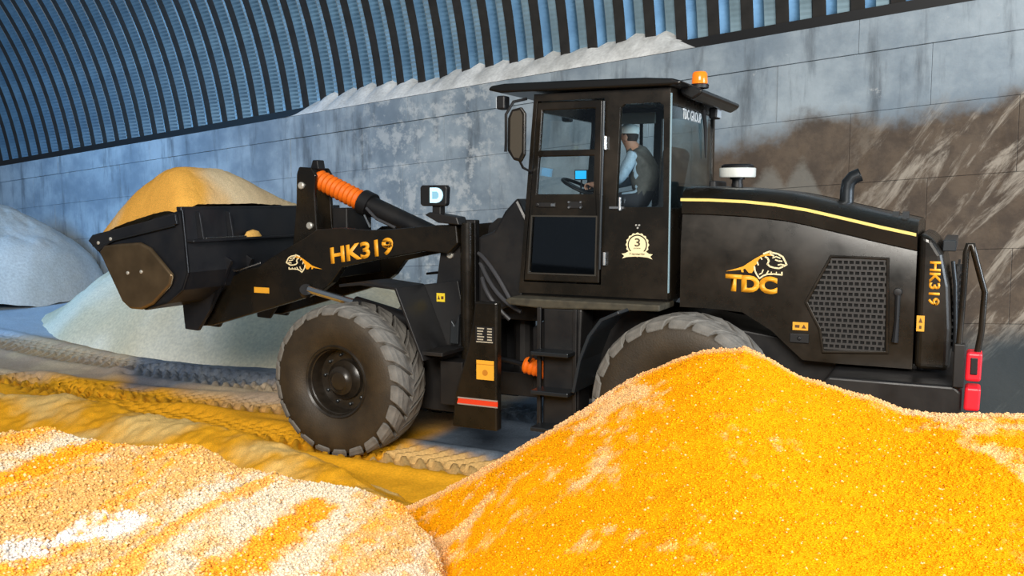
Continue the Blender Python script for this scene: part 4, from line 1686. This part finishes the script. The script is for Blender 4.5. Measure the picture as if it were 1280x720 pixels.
TRACK_A = [LW(-3, 1.05), LW(0, 1.05), LW(3.6, 1.05), LW(5.5, 1.0), LW(7.5, 0.7), LW(10, 0.2)]   # left wheels
TRACK_B = [LW(-3, -1.05), LW(0, -1.05), LW(3.6, -1.05), LW(6, -1.1), LW(9, -1.2)]
TRACK_D = [(-0.5, 12.6), (-3.5, 13.3), (-7.0, 15.2), (-12.0, 18.5)]
TRACK_E = [(-2.2, 11.4), (-5.2, 12.5), (-8.5, 14.0), (-12.0, 15.6)]
TRACK_C = [(-0.2, 6.6), (-1.6, 8.2), (-3.2, 9.9), (-5.6, 11.6), (-9.0, 13.2)]
WIND = [(-9.0, 12.6), (-6.3, 11.3), (-5.7, 11.35), (-5.2, 11.05), (-3.75, 10.0), (-2.45, 9.05), (-1.55, 8.0), (-0.9, 7.1), (0.3, 6.2)]


def ground_h(X, Y):
    z = base_ground(X, Y)
    hw = 0.33
    for path, dep in ((TRACK_A, 0.05), (TRACK_B, 0.05), (TRACK_D, 0.04), (TRACK_E, 0.04)):
        d, al, sd = dist_path(X, Y, path)
        inm = sstep(hw + 0.06, hw - 0.04, d)
        lug = np.sin(2 * math.pi * ((al + 0.8 * np.abs(sd)) / 0.20 + np.where(sd > 0, 0.5, 0)))
        lug = sstep(-0.2, 0.5, lug)
        z = z - inm * dep + inm * 0.065 * lug + 0.05 * np.exp(-((d - hw - 0.12) / 0.13) ** 2)
    return z


def windrow_h(X, Y):
    d, al, sd = dist_path(X, Y, WIND)
    w = 0.29 * np.exp(-(np.where(sd < 0, d / 0.62, d / 0.38)) ** 2 * 0.9)
    return w * sstep(0.0, 0.8, al)


def polar(u0, u1, nu, r0, r1, nr, power=1.0):
    u = np.linspace(u0, u1, nu)
    t = np.linspace(0, 1, nr)
    r = r0 + (r1 - r0) * t ** power
    U, Rr = np.meshgrid(u, r)
    return U * Rr, Rr, U


X, Y, U = polar(-0.78, 0.70, 640, 5.2, 26.0, 500, 1.6)
Z = ground_h(X, Y) + 0.010 * fbm(X, Y, 6, 3, 40)
AMB, PINK, BLUEG, PALE = (0.85, 0.40, 0.02), (0.50, 0.37, 0.26), (0.12, 0.155, 0.205), (0.62, 0.50, 0.30)
nz = fbm(X, Y, 0.6, 5, 50)
nz2 = fbm(X, Y, 2.2, 4, 55)
col = mixc(PINK, (0.60, 0.46, 0.30), sstep(-0.3, 0.4, nz2))
# trampled amber lane along the nearer wheel track
dA, alA, sdA = dist_path(X, Y, TRACK_A)
dC, alC, sdC = dist_path(X, Y, TRACK_C)
lane = np.maximum(sstep(1.5, 0.7, dA + nz * 0.7) * sstep(13.9, 13.2, Y + 0.35 * nz), sstep(1.2, 0.6, dC + 0.4 * nz) * sstep(13.2, 12.4, Y))
lane = np.maximum(lane, sstep(11.3, 10.3, Y + 0.5 * nz))
col = mixc((0, 0, 0), (1, 1, 1), np.zeros_like(X)) + col
col = col * (1 - lane[..., None]) + np.array(AMB) * lane[..., None]
# pale dust pressed into the ruts
rut = sstep(0.36, 0.26, dA) * (alA < 6.2)
col = col * (1 - 0.55 * rut[..., None]) + np.array(PALE) * 0.55 * rut[..., None]
# bare grey-blue concrete: under the loader, behind the wheel, and the swept strip at far left
bare1 = sstep(0.25, -0.15, np.maximum(np.abs(X + 4.4 + (Y - 14.2) * 0.35) / 1.3 - 1, np.abs(Y - 14.4) / 1.35 - 1) + 0.35 * nz)
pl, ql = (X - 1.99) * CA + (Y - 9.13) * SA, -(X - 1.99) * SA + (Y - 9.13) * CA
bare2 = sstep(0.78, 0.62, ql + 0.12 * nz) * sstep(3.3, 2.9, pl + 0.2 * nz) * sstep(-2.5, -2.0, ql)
bare3 = sstep(16.2, 17.4, Y + 0.9 * nz) * sstep(-6.0, -7.5, X)
bare = np.clip(np.maximum(np.maximum(bare1 * 0.92, bare2), bare3 * 0.85), 0, 1)
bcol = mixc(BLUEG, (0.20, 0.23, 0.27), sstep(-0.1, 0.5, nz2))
bcol = bcol * (1 - (bare3 * 0.8)[..., None]) + np.array((0.48, 0.60, 0.72)) * (bare3 * 0.8)[..., None]
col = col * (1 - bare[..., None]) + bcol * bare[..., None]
floor = grid_obj('floor', X, Y, Z, col, GROUNDM)
tag(floor, kind='structure')
# concrete slab under everything, so that nothing ends in a void
m = MB()
m.box((-40, -12, -0.6), (30, 45, -0.32))
sl = m.build('floor_slab', simple('slab_concrete', (0.16, 0.16, 0.16), 0.9, noise=0.2, nscale=1.0))
tag(sl, kind='structure')

# ------------------------------------------------------------------ heaps
AMBER_G, CREAM_G, WHITE_G = (0.95, 0.365, 0.003), (0.86, 0.66, 0.42), (0.80, 0.80, 0.80)

# windrow left by the blade in front of the wheels
X, Y, U = polar(-0.80, 0.12, 420, 5.6, 13.5, 240)
w = windrow_h(X, Y)
Z = base_ground(X, Y) - 0.05 + w * 1.15 + w * 0.25 * fbm(X, Y, 2.6, 4, 61) + 0.022 * fbm(X, Y, 11, 3, 66)
Z = np.where(w > 0.035, Z, Z - 0.12)
t_ = sstep(-0.2, 0.35, fbm(X, Y, 1.3, 4, 70) + 0.1)
tint = mixc((0.90, 0.42, 0.02), (0.88, 0.58, 0.20), t_)
wr = grid_obj('grain_windrow', X, Y, Z, tint, GRAIN)
tag(wr, 'low pale yellow ridge of grain between the white-topped heap and the front wheel', 'grain ridge', kind='stuff')


def heap(crest, u0, u1, nu, r0, r1, nr, fslope, bslope, seed, e=0.06):
    X, Y, U = polar(u0, u1, nu, r0, r1, nr)
    yc = interp(U, [(c[0], c[1]) for c in crest])
    zc = interp(U, [(c[0], c[2]) for c in crest])
    yc = yc + 0.22 * fbm(U * 6, Y * 0, 1.0, 2, seed + 5)
    # keep the skyline of the crest when its distance wobbles
    base = interp(U, [(c[0], c[1]) for c in crest])
    zc = 2.61 - (2.61 - zc) * yc / base
    d = Y - yc
    du = (u1 - u0) / (nu - 1)

    def blur(sig):
        k = int(3 * sig / du) + 1
        w_ = np.exp(-0.5 * (np.arange(-k, k + 1) * du / sig) ** 2)
        w_ /= w_.sum()
        return np.stack([np.convolve(np.pad(row, k, mode='edge'), w_, mode='valid') for row in zc[:1]])[0]
    z1, z2, z3 = zc, blur(0.035)[None] + 0 * zc, blur(0.10)[None] + 0 * zc
    ad = np.abs(d)
    k1, k2 = sstep(0.0, 0.5, ad), sstep(0.4, 1.5, ad)
    zc = z1 * (1 - k1) + z2 * k1
    zc = zc * (1 - k2) + z3 * k2
    z = np.where(d < 0, zc - (np.sqrt((fslope * d) ** 2 + e * e) - e), zc - (np.sqrt((bslope * d) ** 2 + e * e) - e))
    return X, Y, U, z, d


def granules(name, X, Y, Z, tint, parent, n, ulim, rlim, r0, r1, seed, lighten):
    """loose grains lying on a heap: many tiny lumps in one mesh"""
    rg = np.random.default_rng(seed)
    h, w = X.shape
    fi = rg.random(n * 3) * (h - 2)
    fj = rg.random(n * 3) * (w - 2)
    i, j = fi.astype(int), fj.astype(int)
    a, b = fi - i, fj - j
    bl = lambda A: (A[i, j] * (1 - a) * (1 - b) + A[i + 1, j] * a * (1 - b) + A[i, j + 1] * (1 - a) * b + A[i + 1, j + 1] * a * b)
    P = np.stack([bl(X), bl(Y), bl(Z)], -1)
    ok = (np.abs(P[:, 0] / P[:, 1]) < ulim) & (P[:, 1] > rlim[0]) & (P[:, 1] < rlim[1])
    P, i, j = P[ok][:n], i[ok][:n], j[ok][:n]
    n = len(P)
    T = tint[i, j] * (0.90 + 0.2 * rg.random((n, 1)))
    k = (rg.random((n, 1)) < lighten)
    T = np.where(k, T * 0.45 + np.array([0.92, 0.72, 0.45]) * 0.55, T)
    octv = np.array([[1, 0, 0], [-1, 0, 0], [0, 1, 0], [0, -1, 0], [0, 0, 1], [0, 0, -1]], float)
    octf = np.array([[0, 2, 4], [2, 1, 4], [1, 3, 4], [3, 0, 4], [2, 0, 5], [1, 2, 5], [3, 1, 5], [0, 3, 5]])
    r = r0 + (r1 - r0) * rg.random((n, 1)) ** 2
    ang = rg.random(n) * 6.283
    ca, sa = np.cos(ang)[:, None], np.sin(ang)[:, None]
    V = octv[None] * (r[:, None] * (0.75 + 0.5 * rg.random((n, 6, 1))))
    x, y = V[..., 0] * ca - V[..., 1] * sa, V[..., 0] * sa + V[..., 1] * ca
    V = np.stack([x * 1.15, y, V[..., 2] * 0.8], -1) + P[:, None] + np.array([0, 0, 1]) * (r[:, None] * 0.35)
    Fc = (octf[None] + (np.arange(n) * 6)[:, None, None]).reshape(-1, 3)
    me = bpy.data.meshes.new(name)
    me.vertices.add(n * 6)
    me.vertices.foreach_set('co', V.reshape(-1).astype(np.float32))
    nf = len(Fc)
    me.loops.add(nf * 3)
    me.loops.foreach_set('vertex_index', Fc.ravel().astype(np.int32))
    me.polygons.add(nf)
    me.polygons.foreach_set('loop_start', np.arange(0, nf * 3, 3, dtype=np.int32))
    me.polygons.foreach_set('use_smooth', np.ones(nf, dtype=bool))
    me.update(calc_edges=True)
    at = me.color_attributes.new('tint', 'FLOAT_COLOR', 'POINT')
    c4 = np.ones((n * 6, 4), np.float32)
    c4[:, :3] = np.clip(np.repeat(T, 6, axis=0), 0, 1)
    at.data.foreach_set('color', c4.ravel())
    me.materials.append(GRAINL)
    o_ = bpy.data.objects.new(name, me)
    COL.objects.link(o_)
    o_.parent = parent
    o_['kind'] = 'stuff'
    return o_


def px(x, y, D):
    c, s = 1172.0 / math.hypot(1172, 112), 112.0 / math.hypot(1172, 112)
    a, b = (x - 640) / 1172.0, (y - 360) / 1172.0
    Yw = D * (c - b * s)
    return (a * D / Yw, Yw, 2.61 + D * (-s - b * c))


# crest lines of the two big heaps (bearing, distance, height)
RC = [(-0.42, 6.6, 0.05), (-0.25, 6.2, 0.45), (-0.109, 5.75, 0.685), (-0.035, 5.55, 0.955), (0.018, 5.49, 1.15), (0.069, 5.50, 1.32), (0.121, 5.52, 1.51), (0.174, 5.53, 1.635), (0.208, 5.54, 1.70), (0.251, 5.54, 1.725), (0.277, 5.53, 1.665), (0.312, 5.52, 1.555), (0.355, 5.52, 1.475), (0.399, 5.51, 1.41), (0.425, 5.51, 1.355), (0.469, 5.5, 1.335), (0.556, 5.5, 1.315), (0.75, 5.3, 1.25), (0.95, 5.0, 1.1)]
X, Y, U, z, d = heap(RC, -0.40, 0.95, 500, 1.6, 8.2, 340, 0.20, 0.72, 80)
z = z + 0.022 * fbm(X, Y, 2.0, 3, 81) + 0.010 * fbm(X, Y, 9, 3, 84) + 0.006 * fbm(X, Y, 50, 2, 88) + 0.012 * (RNG.random(X.shape) - 0.5)
a1 = fbm(X * 1.0 + 0.4 * Y, Y, 1.5, 5, 90, 0.6)
a2 = fbm(X, Y, 16, 3, 95)
pale = sstep(0.12, 0.46, a1 + 0.42 * a2)
tint = mixc(AMBER_G, (0.92, 0.56, 0.26), pale * 0.85)
tint = mixc(tint, (0.92, 0.62, 0.38), sstep(0.10, 0.9, np.exp(-(d / 0.10) ** 2)) * 0.55)  # bright rim of light along the crest painted into the tint
tint = tint * (1 + 0.10 * fbm(X, Y, 30, 2, 97))[..., None]
hr = grid_obj('grain_heap', X, Y, z, tint, GRAIN)
tag(hr, 'big bright amber grain heap in the right foreground, hiding the rear wheel', 'grain heap', group='foreground grain heaps', kind='stuff')
granules('loose_grains', X, Y, z, tint, hr, 80000, 0.62, (3.0, 5.9), 0.0035, 0.009, 301, 0.025)

LC = [(-0.95, 5.0, 1.28), (-0.70, 4.95, 1.36), (-0.557, 4.9, 1.37), (-0.503, 4.91, 1.385), (-0.445, 4.9, 1.31), (-0.339, 4.9, 1.28), (-0.297, 4.88, 1.165), (-0.254, 4.88, 1.105), (-0.175, 4.87, 1.065), (-0.123, 4.80, 0.99), (-0.088, 4.6, 0.90), (-0.062, 4.2, 0.72), (-0.03, 3.9, 0.45), (0.03, 3.7, 0.1), (0.1, 3.6, -0.3)]
X, Y, U, z, d = heap(LC, -0.95, 0.10, 420, 1.6, 7.2, 300, 0.17, 0.75, 110)
streak_c = (X * 0.97 - Y * 0.25)          # across the slide marks
along_c = (X * 0.25 + Y * 0.97)
st1 = fbm(streak_c * 4.5 + 0.25 * fbm(X, Y, 1.5, 2, 122), along_c * 0.45, 1.6, 4, 120, 0.6)
z = z + 0.03 * fbm(X, Y, 1.8, 3, 111) + 0.03 * st1 + 0.012 * fbm(X, Y, 8, 3, 113) + 0.008 * fbm(X, Y, 50, 2, 117) + 0.015 * (RNG.random(X.shape) - 0.5)
f2 = fbm(X, Y, 18, 3, 125)
wht = sstep(-0.15, 0.40, fbm(streak_c * 2.6, along_c * 0.6, 1.3, 4, 131, 0.6) + 0.4 * f2)
tint = mixc((0.74, 0.42, 0.14), (0.74, 0.61, 0.45), wht)
amb = sstep(0.02, 0.30, st1 + 0.35 * f2 - 0.02)
tint = mixc(tint, (0.90, 0.38, 0.03), amb * 0.85)
# two broad bands where the crust slid away and amber shows, and pale lumps of meal
for (x0, y0, x1, y1, wd) in ((-2.42, 4.4, -2.15, 5.0, 0.13), (-1.27, 3.4, -0.98, 4.6, 0.14)):
    dd, al, sd = dist_path(X, Y, [(x0 - 0.5, y0 - 1.6), (x0, y0), (x1, y1)])
    tint = mixc(tint, (0.92, 0.36, 0.01), sstep(wd, wd * 0.35, dd + 0.05 * f2) * 0.95)
for (x0, y0, r) in ((-1.95, 3.75, 0.2), (-1.75, 3.95, 0.15), (-0.50, 3.75, 0.09), (-0.52, 3.45, 0.09), (-0.40, 3.55, 0.07)):
    dd = np.hypot((X - x0) * 1.0 - (Y - y0) * 0.7, (Y - y0))
    tint = mixc(tint, WHITE_G, sstep(r, r * 0.3, dd + 0.16 * f2) * 0.8)
hl_ = grid_obj('grain_heap', X, Y, z, tint, GRAIN)
tag(hl_, 'white-crusted amber-streaked grain heap in the left foreground', 'grain heap', group='foreground grain heaps', kind='stuff')
granules('loose_grains', X, Y, z, tint, hl_, 80000, 0.62, (2.8, 5.4), 0.004, 0.0115, 302, 0.07)


# pale heaps in the back
def cone_heap(name, cx, cy, rx, ry, hgt, rot_, seed, label, c1, c2, z0=0.0, n=150, pw=1.0):
    a = np.linspace(0, 2 * math.pi, n)
    r = np.linspace(0, 1, 70)
    A, Rr = np.meshgrid(a, r)
    wob = 1 + 0.10 * np.interp(A, np.linspace(0, 2 * math.pi, 13), np.r_[(RNG.random(12) - 0.5) * 2, 0])
    wob = 1 + 0.08 * np.sin(2 * A + seed) + 0.05 * np.sin(3 * A + 2 * seed)
    lx, ly = rx * Rr * np.cos(A) * wob, ry * Rr * np.sin(A) * wob
    cr, sr = math.cos(rot_), math.sin(rot_)
    Xh, Yh = cx + lx * cr - ly * sr, cy + lx * sr + ly * cr
    zz_ = hgt * (1 - np.sqrt(Rr ** 2 + 0.02) / math.sqrt(1.02)) / (1 - math.sqrt(0.02 / 1.02))
    zz_ = hgt * np.clip(zz_ / hgt, 0, 1) ** pw
    zz_ = z0 + zz_ + 0.06 * hgt * fbm(Xh, Yh, 1.0, 4, seed) * np.clip(Rr * 4, 0, 1) + 0.015 * fbm(Xh, Yh, 7, 3, seed + 3)
    tw = (Xh - P0.x) * NW.x + (Yh - P0.y) * NW.y
    push = np.clip(0.03 - tw, 0, None)
    Xh, Yh = Xh + NW.x * push, Yh + NW.y * push
    t = sstep(-0.3, 0.4, fbm(Xh, Yh, 1.2, 4, seed + 9))
    o_ = grid_obj(name, Xh, Yh, zz_, mixc(c1, c2, t), PALEG)
    tag(o_, label, 'grain heap', kind='stuff')
    return o_


cone_heap('meal_heap', -5.0, 17.6, 5.4, 2.5, 2.3, WANG, 31, 'pale grey-green meal heap behind the raised bucket against the wall', (0.70, 0.61, 0.42), (0.85, 0.77, 0.59), -0.05, pw=0.85)
cone_heap('meal_heap', -12.2, 21.6, 2.75, 2.4, 2.15, 0.3, 47, 'blue-grey rounded heap at the far left corner of the hall', (0.52, 0.55, 0.54), (0.64, 0.67, 0.66), 0.40, pw=0.55)

# ------------------------------------------------------------------ grain drifted on the ledge of the wall under the roof ribs
ns, nt2 = 420, 26
ss = np.linspace(-3.3, 5.6, ns)
tt = np.linspace(LEDGE - 0.02, 0.035, nt2)
Sg, Tg = np.meshgrid(ss, tt, indexing='ij')
env = sstep(5.6, 4.6, Sg) * sstep(-3.3, -2.4, Sg)
prof_t = (Tg - tt[0]) / (tt[-1] - tt[0])
hgt = env * (0.38 + 0.10 * np.abs(np.cos(math.pi * (Sg - 46.1) / PER)) * (0.4 + 0.6 * sstep(-0.5, 0.5, Sg - 1.5)) + 0.16 * fbm(Sg, Sg * 0, 0.9, 4, 140))
zg = P0.z + SL * Sg + 0.004 + hgt * (1 - prof_t) ** 0.8 + 0.03 * env * fbm(Sg, Tg, 5, 3, 143) * (1 - prof_t)
Xg, Yg = P0.x + DH.x * Sg + NW.x * Tg, P0.y + DH.y * Sg + NW.y * Tg
tint = mixc((0.66, 0.66, 0.64), (0.84, 0.84, 0.82), sstep(-0.3, 0.4, fbm(Sg, Tg, 3, 3, 150)))
gl = grid_obj('ledge_drift', Xg, Yg, zg, tint, PALEG)
tag(gl, 'whitish meal drifted on the wall ledge under the roof ribs', 'grain drift', kind='stuff')
